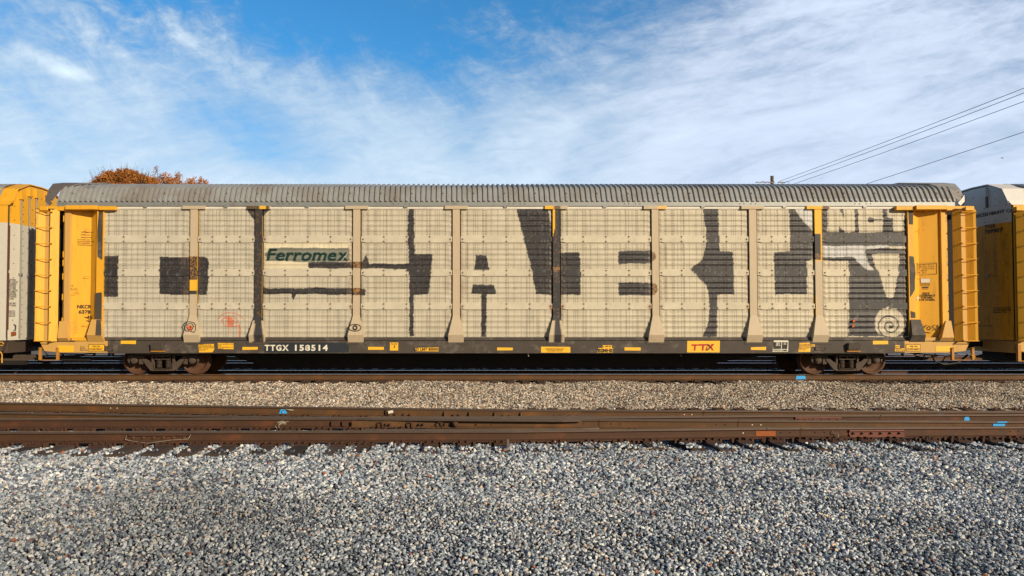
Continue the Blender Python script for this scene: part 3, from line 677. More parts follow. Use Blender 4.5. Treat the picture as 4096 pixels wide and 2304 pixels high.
# hoods over the end doors
def hood(xe, s, name, parent, mt, mt2=None, zoff=0.0):
    sec = [(-1.40, 5.15), (-1.25, 5.47), (-1.02, 5.70), (-0.5, 5.83), (0, 5.85), (0.5, 5.83), (1.02, 5.70), (1.25, 5.47), (1.40, 5.15)]
    inn = [0.22, 0.36, 0.75, 1.35, 1.45, 1.35, 0.75, 0.36, 0.22]
    vs = []
    for off in (0.0, -0.03):
        for k, (y, z) in enumerate(sec): vs.append((xe, YC+y, z+zoff+off)); vs.append((xe+s*inn[k], YC+y, z+zoff+off))
    n = len(sec); fs = []
    for k in range(n-1):
        fs.append((2*k, 2*k+1, 2*k+3, 2*k+2)); fs.append((2*n+2*k, 2*n+2*k+2, 2*n+2*k+3, 2*n+2*k+1))
        fs.append((2*k, 2*k+2, 2*n+2*k+2, 2*n+2*k)); fs.append((2*k+1, 2*n+2*k+1, 2*n+2*k+3, 2*k+3))
    mb = MB(); mb.add(vs, fs, mt)
    for k in range(7):
        mb.lathe_y([(0.014, 0), (0.014, -0.014), (0.001, -0.018)], xe+s*(0.1+0.07*k), YC-1.30+0.05*k, 5.40+0.045*k, 6, 'bolt')
    # dropped side plate
    mb.prism([(xe, 5.30), (xe+s*0.10, 5.16), (xe+s*0.20, 5.06), (xe+s*0.12, 4.98), (xe+s*0.0, 5.10)], YC-1.40, YC-1.37, mt2 or mt)
    return fixn(mb.build(name, parent))
XEL, XER = XS(193, 20.6, 760), XS(3843, 20.6, 760)
hood(XEL, 1, 'roof_hood', roof, m['hood']); hood(XER, -1, 'roof_hood', roof, m['roof'], m['whitepaint'])
mb = MB(); mb.box(XS(330), XS(362), YC-1.18, YC-0.9, 5.585, 5.62, 'galv', rot=Matrix.Rotation(R(18), 3, 'X')); mb.build('roof_patch', roof)
mb = MB(); mb.box(XS(3632), XS(3690), YC-1.18, YC-0.9, 5.565, 5.60, 'roof', rot=Matrix.Rotation(R(18), 3, 'X')); mb.build('roof_patch', roof)

# ---- ends: folded yellow plates, corner posts, ladders, top beams
def yl(px): return XS(px, 20.35)
def end_section(right):
    nm = car
    if not right:
        X_ = lambda a: yl(a); 
        recess = [(275, YC-1.36), (342, YC-1.21), (372, YC-1.36), (378, YC-1.36)]
        parts = dict(rec=recess, jamb=[(242, YC-1.36), (250, YC-1.36), (251, YC-1.43), (272, YC-1.43), (275, YC-1.36)], jin=[(378, YC-1.36), (380, YC-1.43), (407, YC-1.43), (408, YC-1.30)])
        lad = [(231, YC-1.46), (206, YC-1.60), (204, YC-1.47), (176, YC-1.47), (157, YC-1.58), (150, YC-1.60)]
    else:
        parts = dict(rec=[(3665, YC-1.36), (3701, YC-1.22), (3768, YC-1.36), (3773, YC-1.36)], jamb=[(3773, YC-1.36), (3775, YC-1.43), (3792, YC-1.43), (3793, YC-1.36), (3806, YC-1.36)], jin=[(3640, YC-1.30), (3641, YC-1.43), (3664, YC-1.43), (3665, YC-1.36)])
        lad = [(3818, YC-1.46), (3838, YC-1.60), (3840, YC-1.47), (3868, YC-1.47), (3889, YC-1.58), (3898, YC-1.60)]
    def sheet(key, z0, z1, mt, name):
        mb = MB(); pl = [(yl(a), y) for a, y in parts[key]]
        mb.sheet(pl, z0, z1, 0.012, mt); return fixn(mb.build(name, car))
    ep = sheet('rec', 1.10, 4.88, 'yellow', 'end_panel')
    mb = MB(); pl = [(yl(a), y+0.003) for a, y in parts['jamb']]; mb.sheet(pl, 1.05, 4.88, 0.012, 'yellow' if right else 'tan'); j = fixn(mb.build('door_jamb', car))
    sheet('jin', 1.05, 4.90, 'yellow', 'inner_post')
    # latch blocks in the dark gap
    gx0, gx1 = (yl(231), yl(244)) if not right else (yl(3800), yl(3818))
    for zz in (4.60, 3.55, 3.30, 2.9, 2.3, 1.6, 1.25):
        mb = MB()
        if right: mb.box(gx0-0.02, gx0+0.035, YC-1.37, YC-1.30, zz-0.09, zz+0.09, 'tan')
        else: mb.box(gx1-0.035, gx1+0.01, YC-1.37, YC-1.30, zz-0.09, zz+0.09, 'yellow')
        mb.build('latch_block', j)
    s = 1 if right else -1
    mb2 = MB(); xe = yl(3880) if right else yl(172)
    mb2.box(min(gx0, xe), max(gx0, xe), YC-1.02, YC+1.28, 1.05, 5.03, 'black'); bevel(fixn(mb2.build('end_door', car)), 0.05)  # black stands in for the deep shade of the gap beside the ladder
    # ladder channel
    mb = MB(); mb.sheet([(yl(a), y) for a, y in lad], 1.005, 4.845, 0.014, 'yellow')
    xs_ = sorted(yl(a) for a, y in lad); mb.box(xs_[0]-0.02, xs_[-1]-0.10*(0 if right else 1)+0.0, YC-1.61, YC-1.44, 4.845, 4.857, 'bolt')
    ld = fixn(mb.build('ladder_channel', car))
    mb = MB(); wx = (yl(177), yl(203)) if not right else (yl(3841), yl(3867)); mb.box(wx[0], wx[1], YC-1.476, YC-1.4705, 1.02, 4.835, 'tan'); mb.build('channel_web', ld)
    r0, r1 = (yl(152), yl(213)) if not right else (yl(3838), yl(3897))
    for k in range(9):
        z = 4.757-k*0.457
        if k == 8: z = 1.02
        mb = MB(); y0 = YC-1.635; y1 = YC-1.635
        mb.tube([(r0, YC-1.60, z), (r0, y0, z), (r1, y1, z), (r1, YC-1.60, z)], 0.012, 'yellow', n=6)
        for xx, rr in ((r0, 0.018), (r1, 0.018)) if right is False else ((r0, 0.026), (r1, 0.016)):
            mb.lathe_y([(rr, 0.035), (rr, -0.010), (rr*0.6, -0.018), (0.001, -0.02)], xx, YC-1.635, z, 8, 'stepsteel')
        mb.build('rung', ld)
    # top beams
    mb = MB()
    segs = [(152, 262, -1.50, 4.945, 4.815), (262, 390, -1.60, 4.957, 4.835), (392, 460, -1.52, 4.945, 4.83)] if not right else [(3588, 3661, -1.52, 4.945, 4.83), (3661, 3788, -1.60, 4.957, 4.835), (3788, 3899, -1.54, 4.945, 4.815)]
    for (a, b, y, zt, zb) in segs:
        mb.box(yl(a)+0.003, yl(b)-0.003, YC+y, YC-1.38+(0.0 if y > -1.55 else 0.004), zb+0.001*(a % 3), zt-0.001*(a % 2), 'yellow')
    lx = (yl(162), yl(196)) if not right else (yl(3856), yl(3891))
    mb.box(lx[0], lx[1], YC-1.62, YC-1.56, 4.80, 4.915, 'yellow')
    bevel(fixn(mb.build('top_beam', car)), 0.01)
    # tapered brackets at the foot
    def br(poly, y0, y1, mt, name):
        mb = MB(); mb.prism([(yl(a), ZS(b, 20.35)) for a, b in poly], y0, y1, mt); return fixn(mb.build(name, car))
    def flare(poly4, mt, name):   # plate leaning outward to its foot: (top-left, top-right, bottom-right, bottom-left)
        (a, b), (c, d), (e, f), (g, h) = poly4; yt, ybm = YC-1.45, YC-1.56
        mb = MB(); q = [(yl(a), yt, ZS(b, 20.35)), (yl(c), yt, ZS(d, 20.35)), (yl(e), ybm, ZS(f, 20.35)), (yl(g), ybm, ZS(h, 20.35))]
        q += [(yl(e)+0.04, YC-1.44, 0.985), (yl(g)-0.02, YC-1.44, 0.985)]
        bk = [(x, YC-1.40, z) for x, y, z in q]
        mb.add(q+bk, [(0, 1, 2, 3), (3, 2, 4, 5), (0, 3, 9, 6), (3, 5, 11, 9), (1, 7, 8, 2), (2, 8, 10, 4), (0, 6, 7, 1)], mt); return fixn(mb.build(name, car))
    if not right:
        flare([(236, 1285), (260, 1285), (276, 1352), (238, 1352)], 'tan', 'corner_bracket')
        flare([(365, 1278), (402, 1278), (412, 1340), (354, 1340)], 'tan', 'corner_bracket')
    else:
        flare([(3785, 1283), (3806, 1283), (3806, 1350), (3758, 1350)], 'tan', 'corner_bracket')
        flare([(3645, 1278), (3683, 1278), (3694, 1340), (3640, 1340)], 'tan', 'corner_bracket')
    mb = MB()
    if right: mb.box(yl(3672), yl(3760), YC-1.42, YC-1.33, 1.02, 1.115, 'tan')
    else: mb.box(yl(284), yl(356), YC-1.42, YC-1.33, 1.02, 1.115, 'yellow')
    mb.build('end_panel_base', car)
    # small welded eyes on the end panel
    for (a, b) in (((335, 918), (335, 1107), (333, 1302)) if not right else ((3701, 918), (3706, 1108), (3712, 1302))):
        x, z = yl(a), ZS(b, 20.35); mb = MB(); mb.tube([(x-0.07, YC-1.30, z), (x-0.07, YC-1.37, z+0.02), (x+0.07, YC-1.37, z+0.02), (x+0.07, YC-1.30, z)], 0.006, 'tan', n=5); mb.build('lashing_eye', ep)
    return ep, ld
epL, ldL = end_section(False); epR, ldR = end_section(True)
# black paint patches on the yellow ends (flat paint on flat faces)
def patch(poly, y, mt, name, parent, d=20.38):
    mb = MB(); mb.prism([(XS(a, d), ZS(b, d)) for a, b in poly], y-0.003, y, mt); return fixn(mb.build(name, parent))
R1 = lambda pts: rg(1, pts); R4 = lambda pts: rg(4, pts)
patch(R1([(627,292),(654,292),(654,604),(646,612),(640,603),(622,590),(619,420)]), YC-1.433, 'sill', 'black_paint', car)
patch(R1([(612,825),(640,820),(654,822),(654,1010),(612,990)]), YC-1.433, 'sill', 'black_paint', car)
patch(R4([(917,292),(948,295),(945,382),(920,380)]), YC-1.433, 'sill', 'black_paint', car)
patch(R4([(918,585),(946,590),(951,640),(950,800),(934,830),(919,850)]), YC-1.433, 'sill', 'black_paint', car)
patch(R4([(953,600),(963,640),(966,700),(960,745),(953,775)]), YC-1.362, 'sill', 'black_paint', car)
patch(R4([(920,940),(950,950),(951,985),(921,985)]), YC-1.433, 'sill', 'black_paint', car)
br4 = [o for o in bpy.data.objects if o.name.startswith('corner_bracket')]
br4[3].data.materials[0] = m['sill']; br4[3].name = 'painted_bracket'
mb = MB(); q = [(yl(385), YC-1.456, ZS(1279, 20.35)), (yl(403), YC-1.456, ZS(1279, 20.35)), (yl(413), YC-1.566, ZS(1341, 20.35)), (yl(389), YC-1.566, ZS(1341, 20.35))]
mb.add(q+[(x, y+.005, z) for x, y, z in q], [(0, 1, 2, 3), (7, 6, 5, 4), (0, 3, 7, 4), (1, 5, 6, 2), (2, 6, 7, 3), (0, 4, 5, 1)], 'sill'); fixn(mb.build('black_paint', br4[1]))

# ---- side sill and its markings
YS = YC-1.44
mb = MB(); mb.box(yl(430), yl(3618), YS, YS+0.10, 0.672, 1.018, 'sill'); mb.box(yl(430), yl(3618), YS-0.02, YS+0.2, 0.655, 0.676, 'sill')
sill = mb.build('side_sill', car); bevel(sill, 0.004)
mb = MB(); mb.prism([(yl(158), 0.985), (yl(431)-0.003, 1.016), (yl(431)-0.003, 0.671), (yl(245), 0.675), (yl(178), 0.72)], YS+0.002, YS+0.10, 'tan'); sL = bevel(fixn(mb.build('sill_end', car)), 0.004); sL = sill.id_data
eL = [o for o in bpy.data.objects if o.name == 'sill_end'][0]
mb = MB(); mb.prism([(yl(3618)+0.003, 1.016), (yl(3880), 0.975), (yl(3862), 0.72), (yl(3800), 0.675), (yl(3618)+0.003, 0.671)], YS+0.002, YS+0.10, 'tan'); eR = fixn(mb.build('sill_end', car)); bevel(eR, 0.004)
mb = MB(); mb.box(yl(170), yl(300), YS-0.03, YS+0.04, 1.00, 1.03, 'sill'); mb.build('dark_ledge', eL)
mb = MB(); mb.box(yl(3736), yl(3832), YS-0.03, YS+0.04, 1.00, 1.03, 'sill'); mb.build('dark_ledge', eR)
def plate(poly, mt, name='reflector_strip', y=YS-0.004, parent=sill):
    mb = MB(); mb.prism([(XS(a, 20.41), ZS(b, 20.41)) for a, b in poly], y, y+0.003, mt); return fixn(mb.build(name, parent))
def rect(a, b, c, d): return [(a, b), (c, b), (c, d), (a, d)]
for a, b, c, d in [(487,1363,548,1376),(972,1388,1034,1399.5),(1473.5,1388,1537,1400),(1988,1390,2051,1402),(2496,1389,2561,1402),(3000,1388,3061,1400),(3487,1363.5,3548,1377)]:
    j = [random.uniform(-1, 1) for _ in range(4)]
    plate([(a, b+j[0]), (c, b+j[1]), (c-1, d+j[2]), (a, d+j[3])], 'decal')
plate(rect(236, 1382, 300, 1408), 'decal', parent=eL, y=YS-0.003); plate(rect(3738, 1384, 3800, 1406), 'decal', parent=eR, y=YS-0.003)
plate(rect(1060, 1371, 1397, 1410), 'stencil', 'black_stencil_field')
YT = YS-0.0065
def sx(a): return XS(a, 20.41)
def sz(b): return ZS(b, 20.41)
mb = MB()
put_text(mb, "TTGX", sx(1061), sx(1157), sz(1403.5), sz(1379), YT, 'white', bold=0.035, spacing=1.25)
mb.build('reporting_mark', sill); mb = MB()
put_text(mb, "158514", sx(1182), sx(1313), sz(1403.5), sz(1379), YT, 'white', bold=0.035, spacing=1.2)
lt = mb.build('reporting_number', sill)
mb = MB()     # stencil bridges cut through the characters
for a in (1146, 1196, 1229, 1262): mb = MB(); mb.box(sx(a)-0.005, sx(a)+0.005, YT-0.001, YT, sz(1404), sz(1379), 'stencil'); mb.build('stencil_bridge', sill)
plate(rect(1560.5, 1370, 1593.5, 1402), 'decal', 'yellow_plate')
mb = MB(); put_text(mb, "PLATE", sx(1565), sx(1589), sz(1379), sz(1373), YT, 'ink', bold=0.02); put_text(mb, "J", sx(1574), sx(1581), sz(1391), sz(1381), YT, 'ink', bold=0.03)
mb.build('lettering', sill); mb = MB()
put_text(mb, "LD LMT 80000", sx(1658), sx(1753), sz(1403), sz(1391.5), YT, 'ink', bold=0.03)
mb.build('lettering', sill); mb = MB()
put_text(mb, "FOR RESTRICTED LOADING ONLY", sx(2182), sx(2255), sz(1399.5), sz(1393.5), YT, 'ink', bold=0.01)
put_text(mb, "SEE EQUIPMENT REGISTER", sx(2188), sx(2248), sz(1407), sz(1401.5), YT, 'ink', bold=0.01)
mb.build('lettering', sill); mb = MB()
put_text(mb, "L 90'-0\"", sx(2411), sx(2444), sz(1389), sz(1382.5), YT, 'ink', bold=0.03)
mb.build('lettering', sill); mb = MB()
put_text(mb, "BSMHII", sx(2390), sx(2448), sz(1409.5), sz(1394.5), YT, 'ink', bold=0.045)
mb.build('lettering', sill); mb = MB()
for k, s in enumerate(["5'-8\" WHEEL BASE", "SWING MOTION TRUCKS", "SPECIAL BR ADAPTERS", "SPRG 6 OC D7", "2 OC ASF"]):
    wd = min(1, len(s)/19)
    put_text(mb, s, sx(798), sx(798+60*wd), sz(1382+k*5.6), sz(1378+k*5.6), YT, 'ink', bold=0.02)
mb.build('lettering', sill); mb = MB()
for k, s in enumerate(["5'-8\" WHEEL BASE", "SWING MOTION TRUCKS", "SPECIAL BR ADAPTERS", "SPRG 6 OC D7", "2 OC ASF"]):
    put_text(mb, s, sx(3192), sx(3192+60*min(1, len(s)/19)), sz(1379+k*5.6), sz(1375+k*5.6), YT, 'ink', bold=0.02)
mb.build('lettering', sill); mb = MB()
for k, s in enumerate(["RACK CERTIFIED, 10-98", "THCG", "CAR CERTIFIED 10, 98", "HNXATTX"]):
    wd = min(1, len(s)/20); put_text(mb, s, sx(876), sx(876+58*wd), sz(1379+k*6.2), sz(1374.5+k*6.2), YT, 'ink', bold=0.02)
mb.build('lettering', sill); mb = MB()
for a in (3577,):
    for k, s in enumerate(["EOC-9", "M-921D", "SMCF CPLR"]): put_text(mb, s, sx(a), sx(a+6.5*len(s)*0.6), sz(1389+k*6.6), sz(1384.5+k*6.6), YT-0.004, 'ink', bold=0.02)
mb.build('lettering', sill)
mb = MB()
for k, s in enumerate(["EOC-9", "M-921D", "SMCF CPLR"]): put_text(mb, s, sx(325), sx(325+6*len(s)*0.58), sz(1390+k*6.8), sz(1385+k*6.8), YS-0.0, 'ink', bold=0.02)
mb.build('lettering', eL)
plate([(796,1376.5),(858,1375.5),(860,1398),(853,1409),(799,1409.5)], 'decal', 'yellow_plate', YS-0.0035)
plate([(874,1371.5),(936,1372.5),(937,1397),(875,1396)], 'decal', 'yellow_plate', YS-0.0035)
plate([(2163,1386.5),(2280,1387.5),(2280,1411),(2164,1411)], 'decal', 'yellow_plate', YS-0.0035)
plate([(2409,1380.5),(2446,1380.5),(2446,1392),(2450,1392.5),(2449,1411),(2388,1411),(2391,1392),(2409,1391.5)], 'decal', 'yellow_plate', YS-0.0035)
plate([(1662,1391.5),(1754,1389.5),(1754,1405.5),(1664,1404.5)], 'decal', 'yellow_plate', YS-0.0035)
plate([(3194,1371.5),(3237,1370.5),(3237,1376),(3256,1378),(3254,1386),(3238,1388),(3237,1407.5),(3189,1407.5)], 'decal', 'yellow_plate', YS-0.0035)
plate([(3576,1380),(3594,1381),(3594,1393),(3612,1393.5),(3612,1405),(3574,1405)], 'decal', 'yellow_plate', YS-0.0035)
plate([(2747,1363.5),(2877,1363),(2875,1409.5),(2745,1409.5)], 'decal', 'yellow_plate', YS-0.0035)
mb = MB()   # red three-letter emblem: two Ts and an X cut by chevrons
def em(pts): mb.prism([(sx(2048+a/2.516), sz(1350+b/2.516)) for a, b in pts], YT-0.001, YT, 'red')
em([(1800,68),(1862,68),(1862,84),(1843,84),(1838,132),(1822,132),(1826,84),(1798,84)])
em([(1868,66),(1960,66),(1972,82),(1925,82),(1918,132),(1902,132),(1906,82),(1866,82)])
em([(2000,64),(2030,64),(2004,97),(2024,130),(2006,130),(1982,97)])
em([(1952,90),(1962,97),(1950,131),(1936,131)]); em([(1964,70),(1976,92),(1972,100),(1958,80)])
mb.build('red_emblem', sill)
mb = MB()
for q in ([(1962,66),(1984,98),(1950,131)], [(1972,66),(1994,98),(1960,131)]): stroke_ribbon(mb, [(sx(2048+a/2.516), sz(1350+b/2.516)) for a, b in q], 0.008, YT-0.0015, 'ink')
mb.build('emblem_chevron', sill)
# excess height plates
for a0, par in ((359, eL), (3618, eR)):
    plate(rect(a0, 1377, a0+(64 if a0 < 1000 else 59), 1405), 'ink', 'warning_plate', YS-0.005, par)
    plate(rect(a0+2, 1379, a0+(62 if a0 < 1000 else 57), 1403), 'decal', 'warning_plate', YS-0.0075, par)
    mb = MB(); put_text(mb, "THIS CAR", sx(a0+14), sx(a0+46), sz(1389), sz(1382.5), YS-0.010, 'ink', bold=0.03); put_text(mb, "EXCESS HEIGHT", sx(a0+5), sx(a0+55), sz(1400), sz(1393), YS-0.010, 'ink', bold=0.03); mb.build('lettering', par)
plate([(3092,1361.5),(3150,1362),(3148,1406),(3086,1407)], 'white', 'white_frame', YS-0.0035)
plate([(3090,1368),(3122,1368),(3120,1396),(3089,1396)], 'ink', 'stencil_field', YS-0.006)
plate([(3125,1368),(3147,1368),(3145,1396),(3123,1396)], 'ink', 'stencil_field', YS-0.006)
plate([(3089,1398.5),(3144,1398.5),(3144,1404),(3088,1404)], 'ink', 'stencil_field', YS-0.006)
mb = MB()
for k, s in enumerate(["ABDX", "ABDX-L", "EPL-60"]): put_text(mb, s, sx(3100), sx(3117), sz(1374+k*5), sz(1369.5+k*5), YS-0.008, 'white', bold=0.02)
for k, s in enumerate(["LUB", "NO"]): put_text(mb, s, sx(3131), sx(3141), sz(1374+k*5), sz(1369.5+k*5), YS-0.008, 'white', bold=0.02)
put_text(mb, "BLT- 3-73 REBLT-", sx(3090), sx(3130), sz(1403.5), sz(1399.5), YS-0.008, 'white', bold=0.02); mb.build('lettering', sill)
# jacking pads, card holders, step brackets
for a, b in ((612, 661), (3382, 3429)):
    mb = MB(); x0, x1 = sx(a), sx(b)
    mb.prism_x([(YS, 0.955), (YS-0.13, 0.945), (YS-0.10, 0.76), (YS, 0.74)], x0, x1, 'sill')
    mb.box(x0-0.02, x1+0.03, YS-0.06, YS+0.01, 0.70, 0.735, 'stepsteel'); bevel(fixn(mb.build('jacking_pad', sill)), 0.005)
for a, b, c, d in ((426, 1384, 456, 1404), (3256, 1389, 3298, 1400)):
    mb = MB(); x0, x1, z0, z1 = sx(a), sx(b+0) if False else sx(c), sz(d), sz(b)
    mb.box(x0, x1, YS-0.03, YS-0.005, z0, z0+0.015, 'bolt'); mb.box(x0, x1, YS-0.03, YS-0.005, z1-0.015, z1, 'bolt'); mb.box(x0, x0+0.015, YS-0.03, YS-0.005, z0, z1, 'bolt'); mb.box(x1-0.015, x1, YS-0.03, YS-0.005, z0, z1, 'bolt'); mb.box(x0, x1, YS-0.012, YS-0.004, z0, z1, 'sill')
    mb.build('card_holder', sill)
for a, b, k in posts:   # seams and foot plates along the sill
    mb = MB(); mb.box((XS(a)+XS(b))/2-0.30, (XS(a)+XS(b))/2+0.33, YS-0.012, YS+0.01, 0.915, 1.005, 'sill'); mb.build('sill_gusset', sill)
# lettering on the yellow ends
def foldy(x):
    for fl in ([(275, YC-1.36), (342, YC-1.21), (372, YC-1.36), (378, YC-1.36)], [(3665, YC-1.36), (3701, YC-1.22), (3768, YC-1.36), (3773, YC-1.36)]):
        for (a, ya), (b, yb) in zip(fl[:-1], fl[1:]):
            if yl(a) <= x <= yl(b): return ya+(yb-ya)*(x-yl(a))/(yl(b)-yl(a))
    return YC-1.36
def wrap(mb, d=.008):
    mb.v = [(x, foldy(x)-d+(y-(YC-1.375)), z) for x, y, z in mb.v]; return mb
mb = MB(); ye = YC-1.375
def tx(s, a, b, c, d, mt='ink', y=None, **k): put_text(mb, s, XS(a, 20.47), XS(b, 20.47), ZS(d, 20.47), ZS(c, 20.47), ye if y is None else y, mt, **k)
tx("NKCR", 306, 356, 1219, 1234, bold=0.04); tx("6378", 311, 353, 1240, 1255, bold=0.04)
tx("WILLIAMS-HAYWARD", 315, 364, 924.5, 929, bold=0.02); tx("PRIMER #223-4900", 315, 357, 935.5, 939.5, bold=0.02); tx("FINISH #153-8490E", 315, 357, 946, 950, bold=0.02)
for k, s in enumerate(["OWNERSHIP SUBJECT TO A", "SECURITY AGREEMENT FILED", "WITH THE SURFACE", "TRANSPORTATION BOARD"]): tx(s, 303, 303+66*len(s)/24, 956+k*7, 960+k*7, bold=0.015)
wrap(mb).build('lettering', epL)
mb = MB()
tx("DECK", 3701, 3726, 1169, 1177, bold=0.03); tx("CLEARANCE", 3689, 3743, 1177.5, 1185.5, bold=0.03); tx("A 89 MIN.", 3695, 3736, 1186, 1194, bold=0.03); tx("B 93 1/4 MIN.", 3689, 3743, 1195, 1203, bold=0.03)
for k, s in enumerate(["EXH 19-0  W 5-1", "EXW 10-8  H 5-8", "EW   9-10 H 16-3", "IL   89-9", "IW   9-1"]): tx(s, 3682, 3682+60*min(1, len(s)/15.5), 1056+k*7.8, 1060.5+k*7.8, bold=0.015)
for q in (rect(3677, 1051, 3750.5, 1052.2), rect(3677, 1095, 3750.5, 1096.2), rect(3677, 1051, 3678.3, 1096), rect(3749.2, 1051, 3750.5, 1096)):
    mb.prism([(XS(a, 20.47), ZS(b, 20.47)) for a, b in q], ye-0.002, ye, 'ink')
tx("RACK MODEL", 3695, 3727, 1133, 1137, bold=0.01); tx("NO. 4B101PD", 3695, 3726, 1138.5, 1142.5, bold=0.01); tx("JUN 2ND", 3701, 3720, 1154, 1158, bold=0.01)
mb.prism([(XS(a, 20.47), ZS(b, 20.47)) for a, b in rect(3700, 1146, 3721, 1151.5)], ye-0.002, ye, 'sill')
wrap(mb).build('lettering', epR)
mb = MB(); mb.prism([(XS(a, 20.47), ZS(b, 20.47)) for a, b in rect(3694, 1113, 3727, 1131)], ye-0.002, ye, 'red'); mb.prism([(XS(a, 20.47), ZS(b, 20.47)) for a, b in rect(3695, 1114, 3726, 1130)], ye-0.005, ye-0.002, 'white'); wrap(mb).build('white_label', epR)
mb = MB(); cx, cz = XS(3677.5, 20.47), ZS(1192, 20.47)
for r, mt, q in ((0.062, 'stencil', 0), (0.052, 'white', 0.002), (0.03, 'decal', 0.004)): mb.lathe_y([(r, 0), (0.0005, -0.001)], cx, ye-q, cz, 16, mt)
wrap(mb).build('round_sticker', epR)
# hand-sprayed tags
def tagpts(k, pts): return [(XS(a, 20.47), ZS(b, 20.47)) for a, b in rg(k, pts)]
mb = MB(); yk = YC-1.382
for q in ([(1008,1035),(1013,1075)], [(1030,1032),(1005,1060),(1022,1078),(1050,1082)], [(1045,1038),(1032,1050),(1042,1064),(1055,1052),(1045,1038)], [(1078,1030),(1062,1038),(1070,1050),(1078,1058),(1060,1066)], [(1082,1068),(1090,1030),(1098,1055),(1108,1028),(1112,1066)], [(1150,1028),(1130,1030),(1118,1045),(1128,1058),(1146,1056),(1156,1040),(1142,1026)], [(1130,1058),(1140,1070),(1128,1078)]):
    stroke_ribbon(mb, tagpts(4, q), 0.008, yk, 'ink')
wrap(mb).build('sprayed_tag', epR)
mb = MB()
for q in ([(540,985),(560,975),(550,990),(580,968),(565,995),(590,985)], [(535,980),(595,978)], [(555,962),(560,1000)], [(570,965),(585,992)], [(548,1000),(560,1012),(575,1000),(562,1015)], [(545,1004),(580,1002)]):
    stroke_ribbon(mb, tagpts(1, q), 0.0065, yk, 'ink')
for q in ([(435,790),(445,788),(436,810),(450,812)], [(455,808),(458,792),(466,808),(472,790)], [(474,808),(480,792),(486,808)], [(494,790),(488,798),(496,806)], [(436,820),(500,818)], [(440,830),(505,829)], [(450,838),(480,838)], [(462,772),(470,784)], [(470,770),(460,784)],
          [(452,1030),(465,1008),(480,1010),(500,1020),(495,1045),(470,1050),(452,1030)], [(465,1010),(490,1045)], [(450,1060),(500,1058)], [(460,1075),(500,1078)]):
    stroke_ribbon(mb, tagpts(1, q), 0.0032, yk-0.002, 'tan' if q[0][1] > 1000 else 'ink')
wrap(mb).build('sprayed_tag', epL)

# ---- underframe
mb = MB()
prof = [(XS(690, 21.5), 0.66), (XS(940, 21.5), 0.52), (XS(1060, 21.5), 0.20), (XS(2800, 21.5), 0.20), (XS(2960, 21.5), 0.48), (XS(3300, 21.5), 0.62), (XS(3300, 21.5), 0.99), (XS(690, 21.5), 0.99)]
mb.prism(prof, YC-0.42, YC+0.42, 'black')
mb.box(XL+0.1, XR-0.1, YC-1.33, YC+1.42, 0.93, 1.0, 'black')
mb.box(yl(430), yl(3618), YC+1.34, YC+1.44, 0.67, 1.018, 'sill')
for k in range(15):
    x = XL+1.2+k*1.75; mb.prism_x([(YC-1.30, 0.93), (YC-1.30, 0.78), (YC-0.40, 0.55), (YC-0.40, 0.93)], x, x+0.05, 'black')
cs = fixn(mb.build('centre_sill', car))
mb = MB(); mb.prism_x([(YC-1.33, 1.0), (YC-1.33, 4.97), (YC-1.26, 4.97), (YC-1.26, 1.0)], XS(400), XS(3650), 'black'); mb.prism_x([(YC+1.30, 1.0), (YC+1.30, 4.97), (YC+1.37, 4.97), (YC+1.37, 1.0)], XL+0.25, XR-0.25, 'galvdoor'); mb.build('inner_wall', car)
for a in (2111, 2717):
    mb = MB(); x = XS(a, 20.6); mb.tube([(x, YC-1.30, 0.66), (x, YC-1.30, 0.60), (x+0.02, YC-1.30, 0.56)], 0.012, 'white' if a < 2500 else 'bolt', n=6); mb.build('drain_cock', cs)

